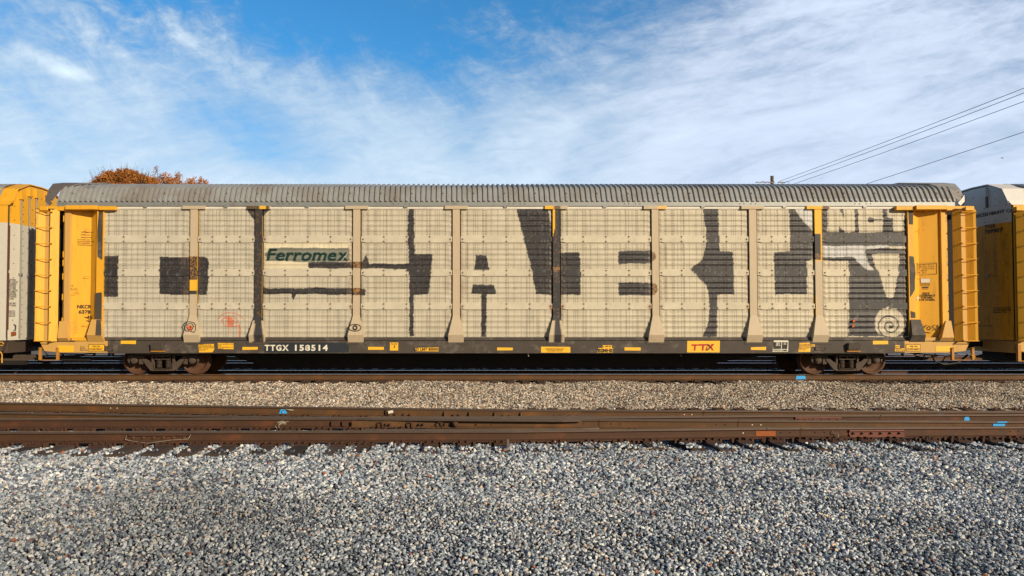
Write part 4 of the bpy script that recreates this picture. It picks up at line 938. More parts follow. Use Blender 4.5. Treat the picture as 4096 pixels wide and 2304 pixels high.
def truck(xc):
    OFF.append(Vector((CARX, YC, 0)))
    mb = MB()
    mb.box(xc-.2, xc+.2, YC-0.96, YC+0.96, .40, .60, 'black')
    t = fixn(mb.build('truck', car))
    for q in (-1, 1): mb = MB(); mb.box(xc+q*.62-.05, xc+q*.62+.05, YC-.7, YC+.7, .30, .42, 'black'); mb.build('brake_beam', t)
    for s in (-1, 1):
        mb = MB()
        y0, y1 = (YC-1.07, YC-0.97) if s < 0 else (YC+0.97, YC+1.07)
        out = [(-.72,.56),(-.60,.56),(-.40,.385),(-.27,.37),(-.27,.18),(.27,.18),(.27,.37),(.40,.385),(.60,.56),(.72,.56),(.515,.29),(.40,.15),(.33,.115),(-.33,.115),(-.40,.15),(-.515,.29)]
        L_ = [(-.72,.56),(-.60,.56),(-.40,.385),(-.27,.37),(-.27,.18),(-.27,.115),(-.33,.115),(-.40,.15),(-.515,.29)]
        mb.prism([(xc+a, z) for a, z in L_], y0, y1, 'truck'); mb.prism([(xc-a, z) for a, z in L_[::-1]], y0, y1, 'truck')
        mb.box(xc-.268, xc+.268, y0, y1, .115, .178, 'truck')
        for q in (-1, 1):
            mb.prism([(xc+q*a, z) for a, z in [(-1.04,.52),(-.98,.57),(-.72,.57),(-.72,.48),(-.98,.48)]], y0+0.002, y1-0.002, 'truck')
            mb.prism([(xc+q*a, z) for a, z in [(-.72,.55),(-.645,.52),(-.645,.42),(-.60,.37),(-.60,.31),(-.72,.31)]], y0+0.004, y1-0.004, 'truck')
            mb.prism([(xc+q*a, z) for a, z in [(-1.08,.55),(-1.0,.55),(-1.0,.33),(-1.05,.40)]], y0+0.004, y1-0.004, 'truck')
            mb.box(xc+q*.31-.03, xc+q*.31+.03, y0-0.02, y1, .36, .58, 'truck')
        mb.box(xc-1.0, xc+1.0, y0+0.015, y1-0.015, .57, .62, 'truck')
        bevel(fixn(mb.build('side_frame', t)), 0.008)
    def sub(name, f, smooth=False):
        mb = MB(); f(mb); o = fixn(mb.build(name, t, smooth=smooth)); return o
    def bol(mb):
        y = YC-1.09
        mb.box(xc-.235, xc+.235, y, YC-.96, .545, .585, 'truck'); mb.box(xc-.235, xc+.235, y, YC-.96, .455, .475, 'truck')
        for q in (-.225, -.005, .215): mb.box(xc+q-.012, xc+q+.022, y+0.002, YC-.96, .475, .545, 'truck')
        mb.box(xc-.2, xc+.2, YC-1.0, YC-.96, .475, .545, 'black')
    sub('bolster_end', bol)
    for q in (-.135, .135):
        def spr(mb, q=q):
            pts = []
            for k in range(6*12+1):
                a = 2*math.pi*k/12; pts.append((xc+q+.068*math.cos(a), YC-1.01+.06*math.sin(a), .20+.25*k/72))
            mb.tube(pts, .0145, 'truck', n=6)
        sub('coil_spring', spr, True)
    def seat(mb):
        mb.tube([(xc-.25, YC-1.10, .33), (xc-.25, YC-1.10, .20), (xc-.22, YC-1.10, .175), (xc+.22, YC-1.10, .175), (xc+.25, YC-1.10, .20), (xc+.25, YC-1.10, .33)], .012, 'truck', n=6)
    sub('spring_guard', seat)
    for s in (-1, 1):
        for q in (-.8635, .8635):
            def wh(mb, s=s, q=q):
                pr = [(.06, -.12), (.09, -.11), (.11, -.035), (.16, -.01), (.25, .02), (.33, .005), (.355, -.03), (.37, -.055), (.4195, -.06), (.4195, -.05), (.4215, .045), (.43, .055), (.447, .065), (.447, .085), (.37, .09), (.34, .06), (.2, .06), (.08, .07)]
                mb.lathe_y([(r, s*-1*y) for r, y in pr] if s > 0 else pr, xc+q, YC+s*.775, .4195, 48, 'wheel')
            w = sub('wheel', wh, False)
            for pl in w.data.polygons: pl.use_smooth = True
            def brg(mb, s=s, q=q):
                yy = YC+s*1.09; d = s
                mb.lathe_y([(.105, -d*.16), (.11, -d*.05), (.105, 0), (.085, d*.012), (.08, d*.03), (.055, d*.035), (.05, d*.045), (.0005, d*.05)], xc+q, yy, .43, 20, 'truck')
                for k in range(3):
                    a = math.pi/2+k*2*math.pi/3; mb.lathe_y([(.014, d*.03), (.014, d*.055), (.0005, d*.058)], xc+q+.045*math.cos(a), yy, .43+.045*math.sin(a), 6, 'bolt')
                mb.box(xc+q-.12, xc+q+.12, yy-.10 if s > 0 else yy-.01, yy+.01 if s > 0 else yy+.10, .52, .562, 'truck')
            sub('axle_bearing', brg)
    for q in (-.8635, .8635):
        def ax(mb, q=q): mb.tube([(xc+q, YC-.8, .42), (xc+q, YC+.8, .42)], .075, 'black', n=12)
        sub('axle', ax)
    OFF.pop()
    return t
trk = truck(XS(656, 20.78))
t2 = dup(trk, car); t2.location.x = XS(3383, 20.78)-XS(656, 20.78)
# ---- steps, rods, hoses, couplers at the ends
def tubes(name, parent, lst, mt, r=0.012, n=6):
    mb = MB()
    for q in lst: mb.tube(q, r, mt, n=n)
    return mb.build(name, parent, smooth=True)
def pt(px, py, y): x, z = P(px, py, YC+y); return (x, YC+y, z)
for right in (0, 1):
    a, b = ((157, 233) if not right else (3808, 3895)); par = eR if right else eL
    mb = MB(); y = -1.47
    for q in (a+3, b-3):
        x, _, z = pt(q, 1390, y); x2, _, z2 = pt(q, 1439, y)
        mb.box(x-.035, x+.035, YC+y-.012, YC+y+.06, z2, z, 'stepsteel')
        mb.lathe_y([(.012, 0), (.012, -.02), (.001, -.024)], x, YC+y-.012, z-.03, 6, 'bolt')
    x, _, z = pt(a, 1439, y); x2, _, _ = pt(b, 1439, y); mb.box(x, x2, YC+y-.015, YC+y+.09, z-.018, z-.002, 'stepsteel')
    bevel(mb.build('corner_step', par), .004)
tubes('uncoupling_lever', car, [[pt(178, 1404, -.4), pt(190, 1420, -1.2), pt(160, 1424, -1.45)], ], 'black', .012)
tubes('brake_rod', car, [[pt(238, 1415, -1.1), pt(330, 1418, -1.1), pt(370, 1413, -1.1)], [pt(238, 1425, -1.1), pt(290, 1427, -1.1), pt(345, 1422, -1.1)], [pt(250, 1432, -.9), pt(368, 1440, -.9)]], 'black', .02)
mb = MB(); mb.tube([pt(242, 1437, -1.0), pt(255, 1440, -1.0), pt(350, 1441, -1.0), pt(367, 1440, -1.0)], [.02, .05, .05, .02], 'rubber', n=8); mb.build('air_reservoir', car)
tubes('brake_rod', car, [[pt(3640, 1413, -1.1), pt(3760, 1422, -1.1), pt(3820, 1430, -1.0)], [pt(3660, 1424, -1.0), pt(3700, 1432, -1.0), pt(3750, 1424, -1.0), pt(3738, 1415, -1.0)], [pt(3700, 1415, -1), pt(3690, 1440, -1)], [pt(3770, 1445, -.9), pt(3782, 1425, -.9), pt(3830, 1412, -.9)]], 'black', .016)
mb = MB(); mb.tube([pt(3613, 1434, -.9), pt(3625, 1436, -.9), pt(3690, 1436, -.9), pt(3712, 1434, -.9)], [.02, .045, .045, .02], 'rubber', n=8); mb.build('air_reservoir', car)
for a, b in ((376, 444), (3539, 3610)):
    mb = MB()
    mb.box(XS(a, 20.6), XS(a+8, 20.6), YC-1.25, YC-1.2, ZS(1423, 20.6), .67, 'black'); mb.box(XS(b-8, 20.6), XS(b, 20.6), YC-1.25, YC-1.2, ZS(1423, 20.6), .67, 'black'); mb.box(XS(a, 20.6), XS(b, 20.6), YC-1.25, YC-1.2, ZS(1425, 20.6), ZS(1421, 20.6), 'black'); mb.build('pipe_bracket', car)
def coupler(xa, xb, par):
    mb = MB(); s = 1 if xb > xa else -1
    mb.box(min(xa, xb), max(xa, xb), YC-.09, YC+.09, .80, .97, 'black')
    mb.prism_z([(xb, YC-.16), (xb+s*.28, YC-.16), (xb+s*.30, YC-.06), (xb+s*.14, YC-.02), (xb+s*.14, YC+.06), (xb+s*.30, YC+.14), (xb, YC+.16)], .74, 1.02, 'black')
    mb.box(min(xa, xa-s*.5), max(xa, xa-s*.5), YC-.45, YC+.45, .68, .99, 'black')
    return fixn(mb.build('coupler', par))
coupler(yl(175), yl(175)-.32, car); coupler(yl(3870), yl(3870)+.5, car)
tubes('air_hose', car, [[pt(178, 1425, -.3), pt(110, 1428, -.35), pt(150, 1437, -.4), pt(185, 1455, -.4), pt(240, 1460, -.4), pt(262, 1440, -.4), pt(250, 1418, -.4)]], 'rubber', .035, 8)
tubes('air_hose', car, [[pt(3870, 1420, -.3), pt(3830, 1452, -.4), pt(3775, 1458, -.4), pt(3740, 1445, -.4), pt(3728, 1420, -.4)], [pt(3880, 1425, -.3), pt(3930, 1428, -.3)]], 'rubber', .032, 8)
tubes('hand_grab', eR, [[pt(3884, 1412, -1.47), pt(3897, 1419, -1.55), pt(3904, 1439, -1.55)], [pt(3882, 1414, -1.47), pt(3891, 1430, -1.5)]], 'yellow', .010, 6)
OFF.pop()
# ---------------------------------------------------------------- neighbouring cars of the train
SEC = [(-1.41, 5.06), (-1.19, 5.49), (-.62, 5.73), (0, 5.75), (.62, 5.73), (1.19, 5.49), (1.41, 5.06)]
def neighbour(xe, s, label, lowmat, topmat, zb, zside):
    """xe: x of the end face towards the main car, s: direction away from it"""
    L = 12.0
    OFF.append(Vector((xe, YC, 0)))
    c = empty('auto_rack_rail_car', (xe, YC, 0), label, 'rail car', 'car-carrying rail cars coupled in a train')
    pl = [(-1.38, 0), (-1.33, .0), (-.95, .10), (-.30, .12), (.30, .12), (.95, .10), (1.33, 0), (1.38, 0)]
    # end door: folded leaves, lower and upper colour, following the roof outline
    def ztop(y):
        for (a, za), (b, zb_) in zip(SEC[:-1], SEC[1:]):
            if a <= y <= b: return za+(zb_-za)*(y-a)/(b-a)
        return 5.06
    ys = sorted(set([a for a, b in pl]+[-1.19, -.62, 0, .62, 1.19]))
    def bulge(y):
        for (a, u), (b, v) in zip(pl[:-1], pl[1:]):
            if a <= y <= b: return u+(v-u)*(y-a)/(b-a)
        return 0
    for nm, lo, hi, mt in (('end_door', 1.03, None, lowmat), ('end_door_top', None, 1, topmat)):
        mb = MB(); vs = []
        for y in ys:
            za = 1.03 if lo else zb; zc = zb if lo else ztop(y)-.03
            x = xe-s*bulge(y); vs += [(x, YC+y, za), (x, YC+y, zc)]
        n = len(ys); fs = [(2*k, 2*k+2, 2*k+3, 2*k+1) for k in range(n-1)]
        bk = [(xe+s*.05, b, z) for a, b, z in vs]; k2 = len(vs)
        fs += [(k2+1+2*k, k2+3+2*k, k2+2+2*k, k2+2*k) for k in range(n-1)]+[(2*k+1, 2*k+3, k2+2*k+3, k2+2*k+1) for k in range(n-1)]+[(0, 1, k2+1, k2), (2*n-2, k2+2*n-2, k2+2*n-1, 2*n-1)]
        mb.add(vs+bk, fs, mt)
        d = fixn(mb.build(nm, c))
        if lo: door = d
        # rows of rivets
        mb = MB()
        for y in (-1.18, -.86, -.44, 0.02, .44):
            x = xe-s*(bulge(y)+.0)
            z = (1.2 if lo else zb+.1)
            while z < (zb-.1 if lo else ztop(y)-.1):
                mb.box(min(x, x-s*.014), max(x, x-s*.014), YC+y-.011, YC+y+.011, z-.011, z+.011, 'bolt'); z += .42 if y != -.86 else .22
        mb.build('rivet_row', d)
    # locking rods and hinge
    for y, mt in (((-.98, 'galv'), (-.62, 'galv'), (-.30, 'galv'), (.25, 'galv')) if s < 0 else ((-.55, 'galv'), (.5, 'galv'))):
        mb = MB(); x = xe-s*(bulge(y)+.04)
        if s < 0 or y > 0: mb.tube([(x, YC+y, 1.1), (x, YC+y, ztop(y)-.08)], .02, mt, n=8)
        else: mb.box(min(x, x+s*.04), max(x, x+s*.04), YC+y-.03, YC+y+.03, 5.05, 5.66, 'hood')
        mb.box(x-.04, x+.04, YC+y-.05, YC+y+.05, ztop(y)-.35, ztop(y)-.1, topmat)
        mb.box(x-.045, x+.045, YC+y-.04, YC+y+.04, 2.95, 3.02, 'galv')
        mb.build('locking_rod', door)
    if s < 0:
        mb = MB(); mb.box(xe, xe+.03, YC-1.385, YC-1.335, 1.35, 3.0, 'maroon'); mb.box(xe, xe+.03, YC-1.385, YC-1.335, 3.1, 4.4, 'maroon'); mb.box(xe, xe+.035, YC-1.41, YC-1.387, 1.1, 5.0, 'bolt'); mb.build('door_hinge', door)
    # side: smooth end post then ribbed panels
    mb = MB()
    x0 = xe; x1 = xe+s*.35
    for za, zc, mt in ((1.03, zside, lowmat if s < 0 else topmat), (zside, 5.02, topmat)):
        mb.box(min(x0, x1), max(x0, x1), YC-1.405, YC-1.33, za, zc, mt if s < 0 else 'yellow')
    mb.build('end_post', c)
    mb = MB(); xa, xb = min(xe+s*.36, xe+s*L), max(xe+s*.36, xe+s*L)
    for za, zc, mt in ((1.13, zside, 'galvdoor' if s < 0 else 'whitepaint'), (zside, 4.96, 'yellow' if s < 0 else 'whitepaint')):
        mb.box(xa, xb, YC-1.37, YC-1.33, za, zc, mt); mb.box(xa, xb, YC+1.33, YC+1.37, za, zc, mt)
        z = za+.15
        while z < zc-.1: mb.box(xa+.05, xb-.05, YC-1.40, YC-1.37, z-.03, z+.03, mt); z += .155
    x = xe+s*2.4
    while abs(x-xe) < L: mb.box(x-.1, x+.1, YC-1.45, YC-1.401, 1.03, 4.96, 'yellow'); x += s*2.85
    mb.build('side_wall', c)
    rf = roof_mesh(xa+.1, xb, 'corrugated_roof', c, 'roof')
    # smooth end cap of the roof
    mb = MB(); n = len(SEC); cx0, cx1 = xe-s*.16, xe+s*1.1
    vs = [(cx0+s*.0, YC+y, z+.03) for y, z in SEC]+[(cx1, YC+y, z+.03) for y, z in SEC]+[(cx0, YC+y, z) for y, z in SEC]+[(cx1, YC+y, z) for y, z in SEC]
    fs = [(k, k+1, n+k+1, n+k) for k in range(n-1)]+[(2*n+k, 3*n+k, 3*n+k+1, 2*n+k+1) for k in range(n-1)]+[(k, 2*n+k, 2*n+k+1, k+1) for k in range(n-1)]
    mb.add(vs, fs, topmat)
    mb.prism([(cx0, 5.12), (cx0+s*.55, 5.12), (cx0+s*.45, 5.0), (cx0+s*.1, 5.0)], YC-1.425, YC-1.39, topmat)
    fixn(mb.build('roof_hood', rf))
    # sill, ladder
    mb = MB(); mb.box(xa, xb, YC-1.44, YC-1.34, .672, 1.02, 'yellow' if s > 0 else 'sill'); mb.box(xa, xb, YC-1.33, YC+1.43, .93, 1.0, 'black'); mb.box(xa+(0 if s > 0 else 0), xb, YC-.42, YC+.42, .35, .93, 'black')
    mb.prism([(xe, 1.0), (xe+s*.36, 1.0), (xe+s*.36, .66), (xe+s*.1, .72)], YC-1.43, YC-1.30, 'tan' if s > 0 else 'truck')
    mb.box(min(xe, xe+s*.3), max(xe, xe+s*.3), YC-1.29, YC+1.29, .66, 1.0, 'tan' if s > 0 else 'truck')
    mb.build('underframe', c)
    cp_ = MB(); cp_.box(min(xe, xe-s*.35), max(xe, xe-s*.35), YC-.09, YC+.09, .80, .97, 'black'); cp_.prism_z([(xe-s*.30, YC-.14), (xe-s*.52, YC-.14), (xe-s*.54, YC+.02), (xe-s*.42, YC+.16), (xe-s*.30, YC+.16)], .76, 1.0, 'black'); fixn(cp_.build('coupler', c))
    lx0 = xe+s*.02 if s > 0 else xe-.45-.52
    if s > 0:
        mb = MB(); mb.sheet([(lx0, YC-1.46), (lx0+.16, YC-1.60), (lx0+.17, YC-1.47), (lx0+.40, YC-1.47), (lx0+.54, YC-1.60), (lx0+.60, YC-1.60)], 1.005, 4.80, .014, 'yellow'); lad = fixn(mb.build('ladder_channel', c))
        for k in range(9):
            z = 4.68-k*.44; mb = MB(); mb.tube([(lx0+.12, YC-1.60, z), (lx0+.12, YC-1.635, z), (lx0+.58, YC-1.635, z), (lx0+.58, YC-1.6, z)], .0095, 'tan', n=6)
            mb.lathe_y([(.026, .03), (.026, -.01), (.001, -.02)], lx0+.12, YC-1.635, z, 8, 'stepsteel'); mb.build('rung', lad)
        mb = MB(); mb.box(lx0-.05, lx0+1.2, YC-1.56, YC-1.38, 4.815, 4.93, 'yellow'); mb.build('top_beam', c)
        mb = MB(); x = lx0-.02; mb.box(x, x+.09, YC-1.46, YC-1.38, .42, .90, 'stepsteel'); mb.box(x+.09, x+.7, YC-1.46, YC-1.38, .42, .44, 'stepsteel'); mb.build('corner_step', c)
    if s < 0:
        mb = MB(); y = YC-1.02; x = xe+bulge(-1.02)+.005
        for k, (s_) in enumerate(["LOWER", "AND LOCK", "HINGED", "DECKS", "CLOSE", "AND LOCK", "DOORS", "BEFORE", "MOVING", "CAR"]):
            z = ZS(1121+k*8.3, 20.9); w = .028*len(s_); put_text(mb, s_, YC-1.225-w*.9, YC-1.225+w*.9, z-.028, z+.028, xe, 'ink', axis='y', bold=.02)
        for k, (s_) in enumerate(["DO NOT APPLY", "HEAT TO DOORS"]): z = ZS(1214+k*8.3, 20.9); put_text(mb, s_, YC-1.36, YC-1.08, z-.026, z+.026, xe, 'ink', axis='y', bold=.02)
        for k, (s_) in enumerate(["ENGAGE PINS IN", "UPPER AND", "LOWER DOOR", "TRACKS WHEN", "CLOSING DOORS"]): z = ZS(1244+k*5.2, 20.9); put_text(mb, s_, YC-1.34, YC-1.10, z-.014, z+.014, xe, 'ink', axis='y', bold=.02)
        mb.v = [(xe+bulge(b-YC)+.008, b, c) for a, b, c in mb.v]; mb.build('lettering', door)
        mb = MB(); z = ZS(1334, 20.9); mb.box(xe+.06, xe+.075, YC-1.26, YC-1.0, z-.06, z+.055, 'rustplate'); mb.build('orange_label', door)
        mb = MB(); z = ZS(1310, 20.9); mb.tube([(xe+.06, YC-1.15, z+.09), (xe+.12, YC-1.15, z+.07), (xe+.12, YC-1.15, z-.07), (xe+.06, YC-1.15, z-.09)], .014, 'ink', n=6); mb.build('door_handle', door)
        mb = MB(); pts = [(xe-.3, YC-1.47, .98), (xe-.06, YC-1.47, .98), (xe-.02, YC-1.47, .93), (xe-.06, YC-1.47, .88), (xe-.35, YC-1.47, .88)]; mb.tube(pts, .014, 'yellow', n=6); mb.tube([(xe-.3, YC-1.47, .70), (xe-.10, YC-1.47, .69), (xe-.06, YC-1.47, .62), (xe-.06, YC-1.47, .38)], .018, 'yellow', n=6); mb.build('hand_grab', c)
        mb = MB(); mb.box(xe-.2, xe+.5, YC-.75, YC-.65, .46, .58, 'truck'); mb.box(xe-1.2, xe+.75, YC-1.0, YC-.93, .42, .48, 'truck'); mb.box(xe-.4, xe+.35, YC-1.1, YC-.9, .30, .42, 'black'); mb.build('brake_gear', c)
    else:
        mb = MB()
        def onx(px, py): d = xe*F/(px-PX)*1.0; return d, P(px, py, d)[1]
        def tline(s_, pa, pb, py, h, dx=.13, mt='ink'):
            da = (xe-dx)*F/(pa-PX); db = (xe-dx)*F/(pb-PX); z = P((pa+pb)/2, py, (da+db)/2)[1]
            v, f, wh = text_tris(s_, bold=.03); n_ = 0
            vs = []
            for a, b in v: yy = da+a*(db-da); vs.append((xe-bulge(min(1.3, max(-1.38, yy-YC)))-.008, yy, z+(b-.5)*h))
            mb.add(vs, f, mt)
        tline("EXCESS HEIGHT CAR", 3912, 4054, 852, .10); tline("TTGX", 3944, 3987, 905, .12); tline("709907", 3944, 4012, 924, .13)
        for k, s_ in enumerate(["CLOSE & LOCK", "DOORS BEFORE", "MOVING CAR"]): tline(s_, 3971, 4030-(12 if k == 2 else 0), 1232+k*8.6, .042)
        tline("DO NOT APPLY HEAT", 3912, 3968, 1303, .03)
        mb.build('lettering', door)
        mb = MB(); mb.tube([(xe-.17, YC+.15, 4.86), (xe-.20, YC+.13, 4.87), (xe-.20, YC-.55, 4.94), (xe-.12, YC-.57, 4.94)], .012, 'whitepaint', n=6); mb.build('hand_grab', door)
        mb = MB(); mb.tube([(xe-.15, YC-.3, .55), (xe-.5, YC-.5, .52), (xe+.1, YC-.7, .40), (xe+.55, YC-.7, .38), (xe+.75, YC-.6, .46), (xe+.5, YC-.5, .66)], .035, 'rubber', n=8); mb.build('air_hose', c)
    OFF.pop()
    t = dup(trk, c); t.location = (s*3.55-(XS(656, 20.78)-CARX), 0, 0)
    return c
neighbour(XS(30, 20.47, 1100), -1, 'white and yellow rail car cut off by the left edge of the picture', 'galvdoor', 'yellow', 4.48, 4.48)
neighbour(XS(4062, 20.45, 1100)-.02, 1, 'rail car at the right edge, its white-topped end door lettered EXCESS HEIGHT CAR', 'yellowold', 'whitepaint', 4.52, 4.52)

# ---------------------------------------------------------------- rails
def rail_profile(w=1.0):
    # (y, z) below the running surface, hollowed web; a flat foot
    return [(-.030, 0), (-.037, -.006), (-.037, -.030), (-.030, -.040), (-.011, -.052), (-.0095, -.10), (-.011, -.150), (-.070, -.172), (-.076, -.176), (-.076, -.186),
            (.076, -.186), (.076, -.176), (.070, -.172), (.011, -.150), (.0095, -.10), (.011, -.052), (.030, -.040), (.037, -.030), (.037, -.006), (.030, 0)]
RP = rail_profile()
def rail(name, pts, z0, label, group, side='railrust', head='railhead'):
    c0 = Vector((pts[len(pts)//2][0], pts[len(pts)//2][1], z0-.186))
    mb = MB(); n = len(RP); vs = []
    xs = []
    for (xa, ya), (xb, yb) in zip(pts[:-1], pts[1:]):
        k = max(1, int(abs(xb-xa)/2)); xs += [(xa+(xb-xa)*i/k, ya+(yb-ya)*i/k) for i in range(k)]
    xs.append(pts[-1])
    for x, y in xs: vs += [(x, y+a, z0+b) for a, b in RP]
    ms = mb.mid(side); mh = mb.mid(head)
    for i in range(len(xs)-1):
        for k in range(n):
            mb.f.append((i*n+k, (i+1)*n+k, (i+1)*n+(k+1) % n, i*n+(k+1) % n)); mb.mi.append(mh if k in (18, 19, 0) or (k == 1 and head == 'railhead') else ms)
    mb.f += [tuple(range(n)), tuple(range((len(xs)-1)*n+n-1, (len(xs)-1)*n-1, -1))]; mb.mi += [ms, ms]
    mb.v = [(a-c0.x, b-c0.y, c-c0.z) for a, b, c in vs]
    o = fixn(mb.build(name)); o.location = c0
    tag(o, label, 'rail', group); return o, c0
def part(o, c0, name, f, bev=0.0, smooth=False):
    OFF.append(c0); mb = MB(); f(mb); q = fixn(mb.build(name, o, smooth)); OFF.pop()
    if bev: bevel(q, bev)
    return q
XW = 26
r1, c1 = rail('steel_rail', [(-XW, YC-.7535), (XW, YC-.7535)], 0, 'rusty rail under the near wheels of the rail cars', 'rails of the train track', 'railrust', 'railshine')
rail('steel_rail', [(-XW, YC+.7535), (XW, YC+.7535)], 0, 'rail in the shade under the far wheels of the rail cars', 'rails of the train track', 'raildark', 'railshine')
YB = 27.1
rail('steel_rail', [(-40, YB-.7535), (40, YB-.7535)], 0, 'bright-topped near rail of the first track behind the train', 'rails of the track behind the train', 'raildark', 'railshine')
rail('steel_rail', [(-40, YB+.7535), (40, YB+.7535)], 0, 'bright-topped far rail of the first track behind the train', 'rails of the track behind the train', 'raildark', 'railshine')
YB2 = 32.5
rail('steel_rail', [(-40, YB2-.7535), (40, YB2-.7535)], -.05, 'near rail of the farthest track, seen under the couplers', 'rails of the farthest track', 'railrust', 'railshine')
rail('steel_rail', [(-40, YB2+.7535), (40, YB2+.7535)], -.05, 'far rail of the farthest track, seen under the couplers', 'rails of the farthest track', 'railrust', 'railshine')
# foreground turnout, running surface 0.24 m lower
ZF = -.24; K = F*(CH-ZF)
def G(px, py):          # where a point of the running surface seen at (px, py) lies
    d = K/(py-HZ)
    for _ in range(4):
        x, z = P(px, py, d); d *= 1+(z-ZF)/(CH-ZF)*1.0
    return P(px, py, d)[0], d
def path(lst):
    q = [G(a, b) for a, b in lst]; (xa, ya), (xb, yb) = q[0], q[1]; (xc, yc), (xd, yd) = q[-2], q[-1]
    return [(xa-6, ya-(yb-ya)/(xb-xa)*6)]+q+[(xd+6, yd+(yd-yc)/(xd-xc)*6)]
pA = path([(0,1609),(1024,1624.5),(2048,1637.5),(3072,1642),(4096,1644)])
pB = path([(0,1648.5),(1024,1665.5),(2048,1674),(3072,1680),(4096,1684)])
pC = path([(0,1673.5),(1024,1671.5),(2048,1669.5),(3072,1659.8),(4096,1655)])
pD = path([(0,1726.5),(1024,1724),(2048,1722),(3072,1710),(4096,1705)])
gF = 'rails of the rusty turnout in front of the train'
rA, cA = rail('steel_rail', pA, ZF, 'farthest rusty rail of the turnout, at the foot of the tan gravel bank', gF)
rB, cB = rail('steel_rail', pB, ZF, 'rusty inner rail running from back left to front right through the frog', gF)
rC, cC = rail('steel_rail', pC, ZF-.003, 'rusty inner rail running from front left to back right through the frog', gF, 'raildark')
rD, cD = rail('steel_rail', pD, ZF, 'nearest rusty rail, beside the grey foreground gravel', gF, 'raildark')
def yat(p, x):
    for (xa, ya), (xb, yb) in zip(p[:-1], p[1:]):
        if xa <= x <= xb: return ya+(yb-ya)*(x-xa)/(xb-xa)
    return p[-1][1]
def GX_(px, p):          # x on rail path p seen at image column px
    x = 0
    for _ in range(8): x = (px-PX)/F*yat(p, x)
    return x
# frog with wing rails, fillers and clamps
fx0, fx1 = GX_(1415, pC), GX_(2390, pC); fxm = (fx0+fx1)/2
frog = empty('rail_frog', (fxm, yat(pC, fxm), ZF-.19), 'heavy bolted steel crossing piece where the two inner rusty rails meet', 'rail frog')
OFF.append(Vector((fxm, yat(pC, fxm), ZF-.19)))
def along(p, xa, xb, dy, za, zb, th, mt, name, par, flare=0.0, n=12):
    mb = MB(); xs = [xa+(xb-xa)*k/n for k in range(n+1)]; vs = []
    for k, x in enumerate(xs):
        y = yat(p, x)+dy-(flare if k in (0, n) else 0)*(-1)
        vs += [(x, y, za), (x, y+th, za), (x, y+th, zb), (x, y, zb)]
    fs = []
    for k in range(n):
        for j in range(4): fs.append((4*k+j, 4*(k+1)+j, 4*(k+1)+(j+1) % 4, 4*k+(j+1) % 4))
    fs += [(3, 2, 1, 0), (4*n, 4*n+1, 4*n+2, 4*n+3)]
    mb.add(vs, fs, mt); o = fixn(mb.build(name, par)); bevel(o, .006); return o
w = along(pB, fx0, fx1-.4, -.125, ZF-.045, ZF+.002, .06, 'railhead', 'wing_rail', frog, .03)
w2 = along(pC, fx0+.25, fx1, .10, ZF-.045, ZF+.001, .06, 'railhead', 'wing_rail', frog, -.03)
w3 = along(pC, fx0+.02, fx1-.05, -.075, ZF-.17, ZF-.060, .05, 'railrust', 'filler_block', frog)
along(pC, fx0-.02, fx0+.30, -.10, ZF-.18, ZF-.05, .02, 'railrust', 'filler_end', frog)
along(pC, fx1-.55, fx1+.1, -.10, ZF-.15, ZF-.065, .02, 'railrust', 'joint_plate', frog)
def boltrow(xs, p, dy, z, r, mt, par, name='bolt', rr=8):
    mb = MB()
    for x in xs:
        y = yat(p, x)+dy; mb.lathe_y([(r*1.25, .0), (r*1.25, -.006), (r, -.007), (r, -.03), (r*.45, -.032), (r*.45, -.055), (.001, -.056)], x, y, z, rr, mt)
    return mb.build(name, par)
boltrow([GX_(q, pC) for q in (1548, 1563, 1680, 1695, 1780, 1905, 1963, 2022, 2105, 2140, 2178, 2212)], pC, -.10, ZF-.115, .020, 'plate', frog)
for q in (1527, 1643, 1760):
    x = GX_(q, pC); y = yat(pC, x)-.13; mb = MB()
    mb.tube([(x-.045, y, ZF-.18), (x-.045, y, ZF-.085), (x-.03, y, ZF-.07), (x+.03, y, ZF-.07), (x+.045, y, ZF-.085), (x+.045, y, ZF-.18)], .012, 'plate', n=6); mb.build('clamp', frog)
x = GX_(1820, pC); mb = MB(); mb.lathe_y([(.062, .05), (.062, -.06), (.045, -.08), (.03, -.085), (.03, -.11), (.001, -.112)], x, yat(pC, x)-.10, ZF-.11, 16, 'plate'); mb.build('boss', frog, True)
for q in (1335, 1378):
    x = GX_(q, pC); mb = MB(); mb.box(x-.025, x+.025, yat(pC, x)-.07, yat(pC, x)-.03, ZF-.15, ZF-.06, 'plate'); mb.build('rail_brace', frog)
OFF.pop()
# guard rails
gx0, gx1 = GX_(1443, pD), GX_(2402, pD); gm = (gx0+gx1)/2; o0 = Vector((gm, yat(pD, gm)+.14, ZF-.19))
OFF.append(Vector((0, 0, 0)))
def guard(p, xa, xb, dy, label, zt):
    mb = MB(); n = 14; vs = []
    pr = [(-.03, 0), (-.03, -.045), (-.011, -.06), (-.011, -.15), (-.06, -.17), (-.06, -.184), (.05, -.184), (.05, -.17), (.011, -.15), (.011, -.06), (.03, -.045), (.03, 0)]
    for k in range(n+1):
        x = xa+(xb-xa)*k/n; e = .05 if k in (0, n) else 0
        vs += [(x, yat(p, x)+dy+(e if dy > 0 else -e)+a, zt+b) for a, b in pr]
    q = len(pr); fs = [(k*q+j, (k+1)*q+j, (k+1)*q+(j+1) % q, k*q+(j+1) % q) for k in range(n) for j in range(q)]+[tuple(range(q)), tuple(range(n*q+q-1, n*q-1, -1))]
    c0 = Vector(((xa+xb)/2, yat(p, (xa+xb)/2)+dy, zt-.19)); mb.add([Vector(v)-c0 for v in vs], fs, 'railhead')
    o = fixn(mb.build('guard_rail')); o.location = c0; tag(o, label, 'guard rail', 'guard rails of the turnout'); return o, c0
OFF.pop()
